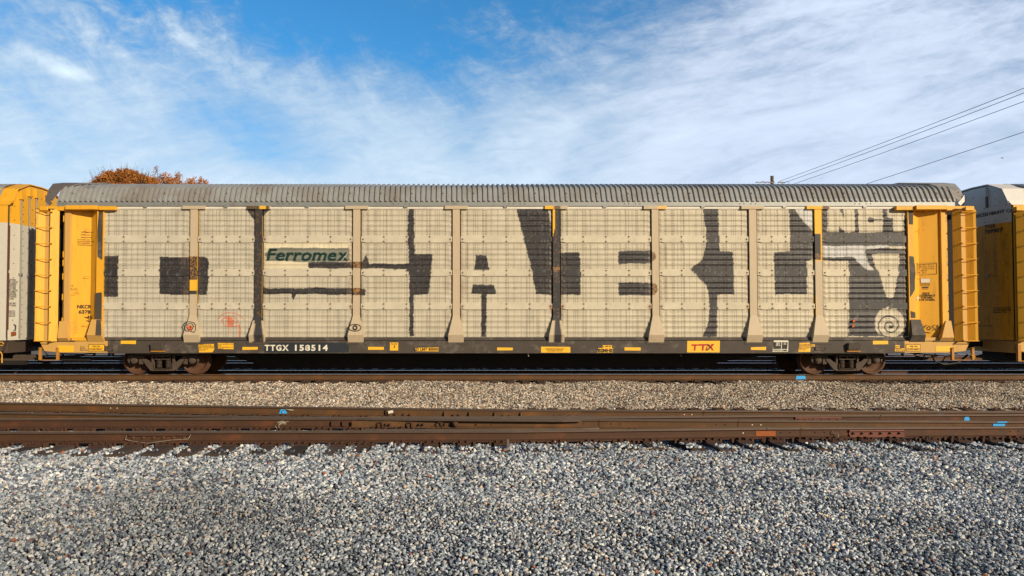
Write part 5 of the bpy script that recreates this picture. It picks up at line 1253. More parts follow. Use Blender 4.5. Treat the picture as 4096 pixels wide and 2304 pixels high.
g1, gc1 = guard(pD, gx0, gx1, .135, 'short guard rail bolted behind the nearest rusty rail', ZF+.001)
ga0, ga1 = GX_(1545, pA), GX_(2322, pA)
gc2 = Vector(((ga0+ga1)/2, yat(pA, (ga0+ga1)/2)-.06, ZF-.18))
OFF.append(gc2)
mb = MB(); n = 10; vs = []
for k in range(n+1):
    x = ga0+(ga1-ga0)*k/n; y = yat(pA, x)
    vs += [(x, y-.065, ZF-.175), (x, y-.065, ZF-.055), (x, y-.045, ZF-.042), (x, y-.014, ZF-.042), (x, y-.014, ZF-.175)]
fs = [(k*5+j, (k+1)*5+j, (k+1)*5+(j+1) % 5, k*5+(j+1) % 5) for k in range(n) for j in range(5)]+[tuple(range(5)), tuple(range(n*5+4, n*5-1, -1))]
mb.add([Vector(v)-gc2 for v in vs], fs, 'railrust'); g2 = fixn(mb.build('side_plate_guard')); g2.location = gc2
tag(g2, 'rusty plate with upright braces bolted along the farthest turnout rail', 'guard plate')
OFF.pop()
OFF.append(gc2)
for q in (1780, 1878, 1979, 2082):
    x = GX_(q, pA); y = yat(pA, x)-.055; mb = MB()
    mb.prism_x([(y-.012, ZF-.045), (y-.045, ZF-.055), (y-.11, ZF-.19), (y-.012, ZF-.19)], x-.014, x+.014, 'railrust'); fixn(mb.build('brace', g2))
boltrow([GX_(q, pA) for q in (1556, 1583, 1617, 1641, 1813, 1835, 2010, 2035, 2214, 2238, 2277, 2304)], pA, -.068, ZF-.125, .020, 'plate', g2)
x = GX_(1565, pA); mb = MB(); mb.box(x-.05, x+.055, yat(pA, x)-.105, yat(pA, x)-.102, ZF-.10, ZF-.045, 'white', rot=Matrix.Rotation(R(-12), 3, 'Y')); mb.build('white_tag', g2)
OFF.pop()
# joint bars
def jbar(o, c0, p, pa, pb, mt, holes, label=None, bm='bolt', ztop=ZF-.045, zbot=ZF-.155):
    xa, xb = GX_(pa, p), GX_(pb, p)
    OFF.append(c0); mb = MB(); n = 4; vs = []
    pr = [(-.045, ztop), (-.050, ztop-.02), (-.026, ztop-.045), (-.026, zbot+.035), (-.062, zbot+.005), (-.064, zbot-.008), (-.011, zbot-.004), (-.011, ztop)]
    for k in range(n+1):
        x = xa+(xb-xa)*k/n; vs += [(x, yat(p, x)+a, z) for a, z in pr]
    q = len(pr); fs = [(k*q+j, (k+1)*q+j, (k+1)*q+(j+1) % q, k*q+(j+1) % q) for k in range(n) for j in range(q)]+[tuple(range(q)), tuple(range(n*q+q-1, n*q-1, -1))]
    mb.add(vs, fs, mt); b = fixn(mb.build('joint_bar', o)); 
    if label: b['label'] = label
    boltrow([xa+(xb-xa)*u for u in holes], p, -.028, (ztop+zbot)/2, .019, bm, b, 'joint_bolt')
    OFF.pop(); return b
jbar(rD, cD, pD, 525, 765, 'raildark', (.08, .25, .42, .58, .75, .92))
jbar(rD, cD, pD, 3385, 3602, 'maroon', (.08, .24, .41, .58, .75, .92), 'maroon painted joint bar with six bolts')
jbar(rC, cC, pC, 3172, 3355, 'maroon', (.08, .24, .41, .58, .75, .92), 'maroon painted joint bar')
# welds, bolt holes
def holes(o, c0, p, lst, mt='hole', dz=-.09, r=.011):
    OFF.append(c0); mb = MB()
    for q in lst:
        x = GX_(q, p); mb.lathe_y([(r, 0), (.0003, 0)], x, yat(p, x)-.0125, ZF+dz, 8, mt)
    mb.build('bolt_hole', o); OFF.pop()
holes(rA, cA, pA, (1583, 1609, 2853, 2889)); holes(rA, cA, pA, (449, 475, 2733, 2763), 'white')
holes(rD, cD, pD, (3115, 3152, 3252, 3289, 4027, 4061), 'hole', -.09, .014); holes(rD, cD, pD, (2966,), 'white', -.09, .012)
holes(rB, cB, pB, (2247, 2331, 2441, 2475, 2860, 2894), 'hole', -.09, .013); holes(rB, cB, pB, (3003, 3037), 'white')
for o, c0, p, lst in ((rA, cA, pA, (512, 2810)), (rD, cD, pD, (3058, 3195)), (rB, cB, pB, (2394, 2946)), (rC, cC, pC, (3512,))):
    OFF.append(c0)
    for q in lst:
        x = GX_(q, p); y = yat(p, x); mb = MB(); pr = [(-.039, -.004), (-.039, -.034), (-.016, -.054), (-.015, -.148), (-.078, -.174), (-.078, -.182), (0, -.182), (0, -.004)]
        mb.prism_x([(y+a, ZF+b) for a, b in pr], x-.012, x+.012, 'plate'); fixn(mb.build('weld_collar', o))
    OFF.pop()
# fresh rust patches, blue paint marks, bond wires
def mark(o, c0, p, a, b, z0, z1, mt, name, dy=-.0145, tl=0.0):
    xa, xb = GX_(a, p), GX_(b, p); OFF.append(c0); mb = MB()
    mb.prism([(xa, z0), (xb, z0), (xb-tl, z1), (xa+tl, z1)], min(yat(p, xa), yat(p, xb))+dy, min(yat(p, xa), yat(p, xb))+dy+.003, mt); q = fixn(mb.build(name, o)); OFF.pop(); return q
mark(rD, cD, pD, 3017, 3093, ZF-.145, ZF-.056, 'rustplate', 'rust_patch')
p1 = [(-XW, YC-.7535), (XW, YC-.7535)]
mark(r1, c1, p1, 3177, 3219, -.155, -.05, 'bluetape', 'blue_paint_mark', -.025, .03)
mark(rA, cA, pA, 1120, 1152, ZF-.15, ZF-.06, 'bluetape', 'blue_paint_mark', -.0145, .04)
mark(rA, cA, pA, 3738, 3770, ZF-.10, ZF-.062, 'bluetape', 'blue_paint_mark', -.0145, .01)
mark(rC, cC, pC, 3845, 3868, ZF-.13, ZF-.055, 'bluetape', 'blue_paint_mark', -.0145, .02)
mark(rB, cB, pB, 3959, 4008, ZF-.12, ZF-.052, 'bluetape', 'blue_paint_mark', -.0145, .0)
mark(rB, cB, pB, 3972, 4012, ZF-.030, ZF-.004, 'bluetape', 'blue_paint_mark', -.040, .0)
mark(rA, cA, pA, 1150, 1182, ZF-.078, ZF-.056, 'wire', 'ground_glint_patch', -.0135, .04)  # pale patches with the glint of ground steel put into their colour
mark(rC, cC, pC, 1118, 1150, ZF-.12, ZF-.060, 'wire', 'ground_glint_patch', -.0135, .04)
def wires(o, c0, p, lst, r=.005, mt='wire', name='bond_wire'):
    OFF.append(c0); mb = MB()
    for q in lst: mb.tube([(GX_(a, p), yat(p, GX_(a, p))+dy, ZF+dz) for a, dz, dy in q], r, mt, n=5)
    mb.build(name, o, True); OFF.pop()
wires(rD, cD, pD, [[(517, -.055, -.045), (517, -.125, -.075), (545, -.15, -.09), (600, -.178, -.11), (615, -.18, -.115), (650, -.16, -.10), (700, -.135, -.08), (740, -.125, -.075), (765, -.12, -.07), (772, -.05, -.045)]], .006)
wires(rC, cC, pC, [[(1138, -.05, -.045), (1118, -.08, -.08), (1108, -.13, -.1), (1118, -.185, -.12)], [(1160, -.06, -.045), (1135, -.09, -.08), (1122, -.13, -.1), (1128, -.185, -.12)]], .006)
wires(rA, cA, pA, [[(1140, -.15, -.07), (1136, -.08, -.06), (1148, -.05, -.05), (1175, -.085, -.04)]], .006)
wires(rD, cD, pD, [[(3318, -.06, -.03), (3320, -.10, -.06), (3338, -.10, -.07), (3335, -.14, -.08), (3330, -.17, -.12), (3335, -.2, -.2), (3345, -.22, -.3)]], .007)
# ---------------------------------------------------------------- ties (sleepers) with tie plates
def make_tie(L, w, h, label, group, y0, plates, ztop, mt='tie', seed=0):
    rr = random.Random(seed); n = 14; vs = []
    for k in range(n+1):
        y = -L/2+L*k/n; a = .5*w*(1+rr.uniform(-.04, .04)); t = rr.uniform(-.006, .006)
        vs += [(-a, y, -h), (a, y, -h), (a, y, t), (a*.1, y, t-.004+rr.uniform(-.004, .004)), (-a, y, rr.uniform(-.006, .006))]
    fs = [(k*5+j, (k+1)*5+j, (k+1)*5+(j+1) % 5, k*5+(j+1) % 5) for k in range(n) for j in range(5)]+[(4, 3, 2, 1, 0), tuple(range(n*5, n*5+5))]
    mb = MB(); mb.add(vs, fs, mt); t = fixn(mb.build('wooden_tie')); tag(t, label, 'tie', group)
    t.location = (0, y0, ztop)
    for dy in plates:
        mb = MB(); mb.prism_x([(dy-.19, .0), (dy-.19, .010), (dy-.085, .022), (dy+.085, .022), (dy+.19, .010), (dy+.19, 0)], -.092, .092, 'plate')
        for sx_ in (-.05, .055):
            for sy in (-.096, .096): mb.box(sx_-.010, sx_+.010, dy+sy-.018, dy+sy+.018, .0, .046, 'plate'); mb.box(sx_-.016, sx_+.016, dy+sy*.96-.022, dy+sy*.96+.022, .044, .054, 'plate')
        for sx_, hh in ((-.13, .06), (.13, .05)): mb.box(sx_-.012, sx_+.012, dy-.10, dy-.078, -.035, hh, 'plate'); 
        me = fixn(mb.build('tie_plate')); me.parent = t
    return t
TIES = []   # footprints for the ballast
def lay(proto, xs, jit, y0, rng_, first=True):
    for i, x in enumerate(xs):
        o = proto if i == 0 else dup(proto)
        if i:
            for ch, c2 in zip(proto.children, o.children): pass
        o.location.x = x+rng_.uniform(-jit, jit); o.location.y = y0+rng_.uniform(-.05, .05); o.rotation_euler.z = rng_.uniform(-.02, .02)
        TIES.append((o.location.x, o.location.y, proto.dimensions.y/2 if False else proto['half'], .12))
rr_ = random.Random(5)
def half(o, h): o['half'] = h; return o
tm = half(make_tie(2.6, .22, .17, 'dark wooden tie under the train, its near end flush with tan gravel', 'ties under the train', YC, (-.7535, .7535), -.208), 1.3)
lay(tm, [-18.2+.47*k for k in range(79)], .03, YC, rr_)
tb = half(make_tie(2.6, .22, .17, 'wooden tie of the shaded track behind the train', 'ties of the track behind the train', YB, (-.7535, .7535), -.208), 1.3)
lay(tb, [-20+.52*k for k in range(82)], .03, YB, rr_)
front = [26,175,314,463,578,717,855,1003,1147,1303,1414,1538,1696,1835,1968,2098,2229]
xs_f = [P(a+34, 1811, 11.25)[0] for a in front]; x = xs_f[-1]
while x < 13.5: x += .535; xs_f.append(x)
x = xs_f[0]
while x > -9.5: x -= .54; xs_f.insert(0, x)
tf = None; PR = []
for v in range(3):
    PR.append(half(make_tie(4.9, .235, .17, 'weathered dark tie sticking out in front of the nearest rusty rail', 'ties of the rusty turnout', 13.2, (), ZF-.208, seed=v+3), 2.45))
for i, x in enumerate(xs_f):
    o = PR[i] if i < 3 else dup(PR[rr_.randrange(3)])
    k = 1.0 if x < 2.5 else 0.0
    yf = (10.98 if x < -1.2 else 11.22 if x < 1.6 else 11.40)+rr_.uniform(-.06, .10)
    o.location = (x+rr_.uniform(-.02, .02), yf+2.45, ZF-.208); o.rotation_euler.z = rr_.uniform(-.025, .025)
    TIES.append((o.location.x, o.location.y, 2.45, .125))
    for p in (pA, pD, pC, pB):
        y = yat(p, x)
        if p is pB and fx0-.3 < x < fx1+.3: continue
        mb = MB(); q = Vector((o.location.x, o.location.y, ZF-.208))
        mb.prism_x([(y-.19, 0), (y-.19, .010), (y-.085, .021), (y+.085, .021), (y+.19, .010), (y+.19, 0)], -.11, .11, 'plate' if not (p is pD and 5.9 < x < 6.6) else 'rustplate')
        for a in (-.06, .05): mb.box(a-.011, a+.011, y-.115, y-.078, 0, .046, 'plate'); mb.box(a-.017, a+.017, y-.12, y-.070, .044, .056, 'plate')
        if p is pD or p is pC:
            for a in (-.17, .17): mb.box(a-.018, a+.018, y-.10, y-.075, -.03, .04, 'plate')
        mb.v = [(a, b-q.y, c) for a, b, c in mb.v]
        po_ = fixn(mb.build('tie_plate')); po_.parent = o
# ---------------------------------------------------------------- ground and ballast
def strip(name, prof, x0, x1, mt, label_kind='structure', nx=60):
    mb = MB(); xs = np.linspace(x0, x1, nx+1); vs = []; n = len(prof)
    for x in xs: vs += [(x, y, z-.052+.012*math.sin(x*1.3+y)+.008*math.sin(x*3.1)) for y, z in prof]
    fs = [(k*n+j, (k+1)*n+j, (k+1)*n+j+1, k*n+j+1) for k in range(nx) for j in range(n-1)]
    mb.add(vs, fs, mt); o = mb.build(name, smooth=True); tag(o, kind='structure'); return o
PROF = [(3.0, -.52), (6, -.50), (9, -.485), (10.6, -.475), (11.3, -.480), (12, -.485), (13, -.49), (14.5, -.49), (15.6, -.485), (16.3, -.47), (17.6, -.42), (19, -.33), (20.2, -.245), (20.6, -.236), (21.8, -.235), (23.2, -.24), (24.6, -.30), (25.9, -.245), (27.1, -.24), (28.5, -.25), (29.9, -.34), (31, -.30), (34, -.28), (35.5, -.38)]
strip('ballast_bed', PROF, -45, 45, 'bed', nx=180)
gz_ = lambda y: np.interp(y, [a for a, b in PROF], [b for a, b in PROF])
mb = MB(); mb.add([(-1500, -60, -.62), (1500, -60, -.62), (1500, 1800, -.62), (-1500, 1800, -.62)], [(0, 1, 2, 3)], 'dirt'); tag(mb.build('ground'), kind='structure')
mb = MB(); mb.add([(-60, 35.4, -.40), (11, 35.4, -.40), (11, 140, -.20), (-60, 140, -.20)], [(0, 1, 2, 3)], 'dirt'); tag(mb.build('gravel_lot'), kind='structure')
mb = MB(); mb.add([(11, 35.4, -.40), (80, 35.4, -.40), (80, 140, -.20), (11, 140, -.20)], [(0, 1, 2, 3)], 'asphalt'); tag(mb.build('parking_lot'), kind='structure')
mb = MB()
for k in range(9): mb.add([(14+k*3, 38, -.388), (14.15+k*3, 38, -.388), (14.15+k*3, 44, -.376), (14+k*3, 44, -.376)], [(0, 1, 2, 3)], 'white')
tag(mb.build('parking_lines'), kind='structure')

def und(x, y): return .018*np.sin(x*1.1+y*.7+1)*np.sin(y*1.9)+.012*np.sin(x*2.7-y*1.3)*np.sin(y*3.3+x)+.010*np.sin(x*.6+2)
def stone_mat(name, ramp, var=.2):
    mt = bpy.data.materials.new(name); mt.use_nodes = True; N = nodes_of(mt.node_tree)
    oi = N('ShaderNodeObjectInfo'); r = N('ShaderNodeValToRGB', ins={0: oi.outputs['Random']}); r.color_ramp.interpolation = 'CONSTANT'
    el = r.color_ramp.elements; el[0].position = 0; el[0].color = (*ramp[0][1], 1); el[1].position = ramp[1][0]; el[1].color = (*ramp[1][1], 1)
    for p_, c_ in ramp[2:]: e = el.new(p_); e.color = (*c_, 1)
    tc = N('ShaderNodeTexCoord'); n1 = N('ShaderNodeTexNoise', ins={'Vector': tc.outputs['Object'], 'Scale': 1.6, 'Detail': 5, 'Roughness': .7})
    g = mathn(N, 'ADD', mathn(N, 'MULTIPLY', mathn(N, 'SUBTRACT', n1.outputs[0], .5), 1.1), 1.0)
    geo = N('ShaderNodeNewGeometry'); n2 = N('ShaderNodeTexNoise', ins={'Vector': geo.outputs['Position'], 'Scale': .55, 'Detail': 3}).outputs[0]
    g = mathn(N, 'MULTIPLY', g, mathn(N, 'ADD', mathn(N, 'MULTIPLY', mathn(N, 'SUBTRACT', n2, .5), .9), 1.0))
    if name.startswith('grey'):  # soft shadow over the lower-left gravel, painted into the stone colour
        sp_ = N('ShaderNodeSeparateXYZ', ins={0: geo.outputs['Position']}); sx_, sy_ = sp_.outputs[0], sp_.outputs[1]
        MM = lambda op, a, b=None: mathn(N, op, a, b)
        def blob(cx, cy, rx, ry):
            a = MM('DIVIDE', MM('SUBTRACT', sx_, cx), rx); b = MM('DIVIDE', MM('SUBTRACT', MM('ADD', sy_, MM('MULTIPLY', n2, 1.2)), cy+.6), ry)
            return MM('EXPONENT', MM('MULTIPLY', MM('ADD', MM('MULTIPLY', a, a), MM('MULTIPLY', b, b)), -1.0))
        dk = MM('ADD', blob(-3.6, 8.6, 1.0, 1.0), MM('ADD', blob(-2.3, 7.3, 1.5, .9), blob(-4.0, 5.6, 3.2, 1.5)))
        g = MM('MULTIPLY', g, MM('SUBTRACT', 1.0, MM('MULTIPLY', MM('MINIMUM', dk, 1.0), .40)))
    cb = N('ShaderNodeCombineColor', ins={0: g, 1: g, 2: g}).outputs[0]
    c = N('ShaderNodeMix', data_type='RGBA', blend_type='MULTIPLY', ins={0: 1.0, 6: r.outputs[0], 7: cb}).outputs[2]
    b = N('ShaderNodeBsdfPrincipled', ins={'Base Color': c, 'Roughness': .85}); N('ShaderNodeOutputMaterial', ins={0: b.outputs[0]}); return mt
cool = [(0, (0.185, 0.211, 0.243)), (.14, (0.328, 0.376, 0.414)), (.28, (0.472, 0.512, 0.545)), (.40, (0.086, 0.097, 0.118)), (.54, (0.629, 0.647, 0.666)), (.64, (0.271, 0.324, 0.358)), (.76, (0.542, 0.504, 0.454)), (.83, (0.114, 0.127, 0.179)), (.89, (0.797, 0.800, 0.736)), (.94, (0.514, 0.451, 0.374)), (.975, (0.657, 0.497, 0.342)), (.992, (0.357, 0.133, 0.065))]
warm = [(0, (0.202, 0.175, 0.129)), (.13, (0.378, 0.314, 0.235)), (.27, (0.520, 0.440, 0.345)), (.40, (0.101, 0.085, 0.077)), (.54, (0.615, 0.527, 0.415)), (.66, (0.284, 0.250, 0.215)), (.77, (0.544, 0.389, 0.249)), (.84, (0.733, 0.678, 0.581)), (.91, (0.130, 0.107, 0.093)), (.96, (0.402, 0.213, 0.093)), (.985, (0.212, 0.085, 0.053))]
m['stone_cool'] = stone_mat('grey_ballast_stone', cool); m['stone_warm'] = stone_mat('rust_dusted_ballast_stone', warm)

def rock_group(name, mt, smin, smax):
    ng = bpy.data.node_groups.new(name, 'GeometryNodeTree')
    ng.interface.new_socket('Geometry', in_out='INPUT', socket_type='NodeSocketGeometry'); ng.interface.new_socket('Geometry', in_out='OUTPUT', socket_type='NodeSocketGeometry')
    L = ng.links.new; n = ng.nodes.new
    gi, go = n('NodeGroupInput'), n('NodeGroupOutput'); jn = n('GeometryNodeJoinGeometry')
    for k in range(7):
        ic = n('GeometryNodeMeshIcoSphere'); ic.inputs['Radius'].default_value = .5; ic.inputs['Subdivisions'].default_value = 1
        tx_ = n('ShaderNodeTexVoronoi'); tx_.voronoi_dimensions = '4D'; tx_.inputs['W'].default_value = k*3.7+1; tx_.inputs['Scale'].default_value = 1.15
        pos = n('GeometryNodeInputPosition'); L(pos.outputs[0], tx_.inputs['Vector'])
        mr = n('ShaderNodeMapRange'); mr.inputs[1].default_value = .1; mr.inputs[2].default_value = .9; mr.inputs[3].default_value = 1.22; mr.inputs[4].default_value = .55; L(tx_.outputs['Distance'], mr.inputs[0])
        vm = n('ShaderNodeVectorMath'); vm.operation = 'SCALE'; L(pos.outputs[0], vm.inputs[0]); L(mr.outputs[0], vm.inputs['Scale'])
        sp_ = n('GeometryNodeSetPosition'); L(ic.outputs['Mesh'], sp_.inputs['Geometry']); L(vm.outputs[0], sp_.inputs['Position'])
        tr = n('GeometryNodeTransform'); tr.inputs['Scale'].default_value = [(1, .72, .62), (1, .85, .75), (1, .6, .7), (.95, .9, .6), (1.1, .7, .5), (.9, .9, .85), (1.15, .62, .66)][k]; L(sp_.outputs[0], tr.inputs['Geometry'])
        ss = n('GeometryNodeSetShadeSmooth'); ss.inputs['Shade Smooth'].default_value = False; L(tr.outputs[0], ss.inputs['Geometry'])
        sm = n('GeometryNodeSetMaterial'); sm.inputs['Material'].default_value = mt; L(ss.outputs[0], sm.inputs['Geometry'])
        g2i = n('GeometryNodeGeometryToInstance'); L(sm.outputs[0], g2i.inputs[0]); L(g2i.outputs[0], jn.inputs[0])
    iop = n('GeometryNodeInstanceOnPoints'); iop.inputs['Pick Instance'].default_value = True
    L(gi.outputs[0], iop.inputs['Points']); L(jn.outputs[0], iop.inputs['Instance'])
    ri = n('FunctionNodeRandomValue'); ri.data_type = 'INT'; ri.inputs[4].default_value = 0; ri.inputs[5].default_value = 6
    rv = n('FunctionNodeRandomValue'); rv.data_type = 'FLOAT_VECTOR'; rv.inputs[0].default_value = (-.9, -.9, 0); rv.inputs[1].default_value = (.9, .9, 6.28); rv.inputs['Seed'].default_value = 3
    rf_ = n('FunctionNodeRandomValue'); rf_.data_type = 'FLOAT'; rf_.inputs[2].default_value = smin; rf_.inputs[3].default_value = smax; rf_.inputs['Seed'].default_value = 9
    L(ri.outputs[2], iop.inputs['Instance Index']); L(rv.outputs[0], iop.inputs['Rotation']); L(rf_.outputs[1], iop.inputs['Scale'])
    L(iop.outputs[0], go.inputs[0]); return ng
def ballast(name, x_of, y0, y1, step, mt, smin, smax, label, lift=0.0, ties=True, seed=1):
    g = np.random.default_rng(seed); pts = []
    y = y0
    while y < y1:
        xa, xb = x_of(y); k = int((xb-xa)/step); xs = xa+(np.arange(k)+g.random(k)*.9)*step; ys = y+g.random(k)*step*.95
        pts.append(np.stack([xs, ys], 1)); y += step*.92
    pts = np.concatenate(pts)
    z = gz_(pts[:, 1])+.012*np.sin(pts[:, 0]*1.3+pts[:, 1])+.008*np.sin(pts[:, 0]*3.1)+g.normal(0, .007, len(pts))+lift+und(pts[:, 0], pts[:, 1])
    keep = np.ones(len(pts), bool)
    if ties:
        for tx_, ty, hl, hw in TIES:
            s = (np.abs(pts[:, 0]-tx_) < hw+.01) & (np.abs(pts[:, 1]-ty) < hl+.01)
            near = s & (pts[:, 1] < ty-hl+(.28 if tx_ < -1.5 else .60)*(.5+.9*((tx_*7.3) % 1))) & (g.random(len(pts)) < (.18 if tx_ < -1.5 else .62))
            keep &= ~s | near
        for p, z0 in ((pA, ZF), (pB, ZF), (pC, ZF), (pD, ZF)):
            yy = np.interp(pts[:, 0], [a for a, b in p], [b for a, b in p]); keep &= ~((np.abs(pts[:, 1]-yy) < .10) & (z > z0-.22))
        for yy in (YC-.7535, YC+.7535, YB-.7535, YB+.7535): keep &= ~((np.abs(pts[:, 1]-yy) < .10))
    if ties and y0 < 11:
        for tx_, ty, hl, hw in TIES:      # stones lying on the tie ends sit on top of the timber
            if ty < 15: on = (np.abs(pts[:, 0]-tx_) < hw) & (pts[:, 1] > ty-hl) & (pts[:, 1] < ty); z[on] = np.maximum(z[on], ZF-.208+.006)
    pts = pts[keep]; z = z[keep]
    me = bpy.data.meshes.new(name); me.vertices.add(len(pts)); me.vertices.foreach_set('co', np.stack([pts[:, 0], pts[:, 1], z], 1).ravel().astype(np.float32)); me.update()
    o = bpy.data.objects.new(name, me); COL.objects.link(o); md = o.modifiers.new('stones', 'NODES'); md.node_group = rock_group(name, m[mt], smin, smax)
    return tag(o, label, 'ballast', kind='stuff')
wide = lambda y: ((-60-PX)/F*y-.2, (4160-PX)/F*y+.2)
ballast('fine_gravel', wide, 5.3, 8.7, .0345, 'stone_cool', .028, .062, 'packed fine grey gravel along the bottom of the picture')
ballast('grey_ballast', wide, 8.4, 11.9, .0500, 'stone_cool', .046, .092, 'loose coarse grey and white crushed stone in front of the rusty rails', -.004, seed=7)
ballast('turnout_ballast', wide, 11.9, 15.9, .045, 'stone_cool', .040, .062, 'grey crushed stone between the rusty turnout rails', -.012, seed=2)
ballast('tan_ballast', wide, 15.6, 20.95, .054, 'stone_warm', .050, .098, 'bank of tan crushed stone between the turnout and the train track', seed=3)
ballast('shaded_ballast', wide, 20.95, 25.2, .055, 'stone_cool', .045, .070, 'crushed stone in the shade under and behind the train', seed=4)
ballast('far_ballast', wide, 25.2, 35.2, .095, 'stone_warm', .06, .11, 'crushed stone around the tracks behind the train', seed=5)
# litter on the gravel
def stick(px, py, L, ang, mt, label, name='wood_scrap', cat='wood scrap', r=.012):
    d = 1.66+.47; dd = F*(CH+.46)/(py-HZ)
    for _ in range(4): x, z = P(px, py, dd); dd *= 1+(z+.46)/(CH+.46)
    mb = MB(); c, s = math.cos(ang), math.sin(ang)
    mb.box(-L/2, L/2, -r, r, -r*.6, r*.6, mt); o = mb.build(name); o.location = (x, dd, -.452); o.rotation_euler = (R(4), R(-5), ang); bevel(o, .003); return tag(o, label, cat)
stick(2588, 1796, .20, .35, 'wire', 'pale wooden splinter lying on the grey gravel right of centre')
stick(2530, 1843, .16, .8, 'rustplate', 'rusty spike lying on the grey gravel right of centre', 'rail_spike', 'rail spike', .012)
stick(1102, 1842, .22, -.1, 'plate', 'thin rusty strip on the grey gravel left of centre', 'metal_scrap', 'metal scrap', .009)
stick(50, 1801, .15, .2, 'wire', 'small pale wood chip beside the tie at the left edge')
x, y = 2034.5, 1790
mb = MB(); mb.prism([(-.022, 0), (.022, 0), (.018, .19), (-.016, .20)], -.01, .01, 'tieend'); o = fixn(mb.build('wooden_stake')); xx, dd = P(2032, 1780, 11.4)[0], 11.4; o.location = (xx, dd, -.49); tag(o, 'short grey wooden stake standing beside the nearest rail at the centre', 'stake')

# ---------------------------------------------------------------- trees, pole, wires, bird
def tree(x, y, H, blobs, nleaf, label, trunk_r=.22, spires=(), leafspread=.55):
    root = empty('autumn_tree', (x, y, -.4), label, 'tree', 'orange autumn trees behind the train')
    OFF.append(Vector((x, y, -.4))); rr = random.Random(int(x*10)); g = np.random.default_rng(int(abs(x)*7))
    mb = MB(); mb.tube([(x, y, -.4), (x+.1, y, H*.3), (x-.1, y, H*.55), (x, y, H*.8)], [trunk_r, trunk_r*.8, trunk_r*.55, .06], 'bark', n=8); mb.build('trunk', root, True)
    mb = MB(); tips = []
    for (bx, bz, rx, rz) in blobs:
        for k in range(9):
            a = rr.uniform(0, 6.28); t = (bx+math.cos(a)*rx*rr.random(), y+rr.uniform(-1, 1)*rx*.8, bz+rr.uniform(-.6, 1.0)*rz)
            s0 = (x+rr.uniform(-.05, .05), y, H*rr.uniform(.3, .7)); mid_ = tuple(s0[i]*.5+t[i]*.5+rr.uniform(-.4, .4)+(.3 if i == 2 else 0) for i in range(3))
            mb.tube([s0, mid_, t], [.07, .035, .012], 'bark', n=5); tips.append(t)
            for q in range(3): u = tuple(t[i]+rr.uniform(-.9, .9)*(1 if i < 2 else .6)+(.4 if i == 2 else 0) for i in range(3)); mb.tube([mid_, u], [.02, .006], 'bark', n=4); tips.append(u)
    for (sx_, z0, z1, w_) in spires:
        mb.tube([(x*.6+sx_*.4, y, H*.5), (sx_, y, z0), (sx_+rr.uniform(-.1, .1), y, z1)], [.05, .03, .008], 'bark', n=4)
    mb.build('limbs', root)
    # leaves in clumps
    cl = []
    for (bx, bz, rx, rz) in blobs:
        k = int(26*rx*rz/2)+14
        for _ in range(k):
            v = g.normal(0, 1, 3); v /= np.linalg.norm(v); rad = g.random()**.4
            cl.append((bx+v[0]*rx*rad, y+v[1]*rx*.8*rad, bz+v[2]*rz*rad, g.uniform(.14, .36)))
    for (sx_, z0, z1, w_) in spires:
        for t in np.linspace(0, 1, 9): cl.append((sx_+g.normal(0, w_*(1-t)*.7), y+g.normal(0, .3), z0+(z1-z0)*t, .30*(1.15-t)*w_/.5+.08))
    cl = np.array(cl); wts = cl[:, 3]**2; wts /= wts.sum(); idx = g.choice(len(cl), nleaf, p=wts)
    c = cl[idx]; pos = c[:, :3]+g.normal(0, 1, (nleaf, 3))*c[:, 3:4]*leafspread
    s = g.uniform(.045, .085, nleaf)
    u = g.normal(0, 1, (nleaf, 3)); u /= np.linalg.norm(u, axis=1)[:, None]; w = np.cross(u, g.normal(0, 1, (nleaf, 3))); w /= np.linalg.norm(w, axis=1)[:, None]
    q = np.stack([pos-u*s[:, None], pos+w*s[:, None]*.55, pos+u*s[:, None], pos-w*s[:, None]*.55], 1).reshape(-1, 3)-np.array([x, y, -.4])
    me = bpy.data.meshes.new('crown'); me.from_pydata(q.tolist(), [], np.arange(nleaf*4).reshape(-1, 4).tolist()); me.materials.append(m['leaf']); me.update()
    o = bpy.data.objects.new('crown', me); COL.objects.link(o); o.parent = root
    OFF.pop(); return root
TD = 58.0
def T(px, py): return P(px, py, TD)
blb = []
for a, b, c, d in [(390,738,22,9),(408,728,18,10),(430,722,20,14),(447,708,16,13),(470,716,22,16),(500,712,24,18),(520,702,14,14),(545,716,24,16),(572,720,18,14),(592,731,18,12),(612,737,16,8),(450,744,60,12),(550,744,60,12),(500,775,115,26),(500,830,140,60)]:
    X_, Z_ = T(a, b); blb.append((X_, Z_, c*TD/F, d*TD/F))
x0_, _ = T(500, 700)
tree(x0_, TD, 12.5, blb, 52000, 'dense orange-leaved tree rising behind the left end of the long rail car', .3, [(T(512, 0)[0], T(512, 720)[1], T(512, 674)[1], .5), (T(446, 0)[0], T(446, 720)[1], T(446, 686)[1], .5), (T(478, 0)[0], T(478, 720)[1], T(478, 678)[1], .4), (T(545, 0)[0], T(545, 720)[1], T(545, 682)[1], .4)])
blb = []
for a, b, c, d in [(640,744,20,6),(715,790,90,22),(760,810,80,40)]:
    X_, Z_ = T(a, b); blb.append((X_, Z_, c*TD/F, d*TD/F))
x1_, _ = T(700, 700)
tree(x1_, TD+1.5, 11.5, blb, 7000, 'sparser orange tree with bare upright twigs, right of the dense one', .22, [(P(a, 700, TD+1.5)[0], P(a, 745, TD+1.5)[1], P(a, b, TD+1.5)[1], w) for a, b, w in ((632,672,.55),(648,695,.45),(670,696,.4),(684,702,.3),(705,688,.45),(720,690,.4),(755,716,.35),(766,718,.3),(780,708,.25),(806,710,.3),(822,720,.3))])
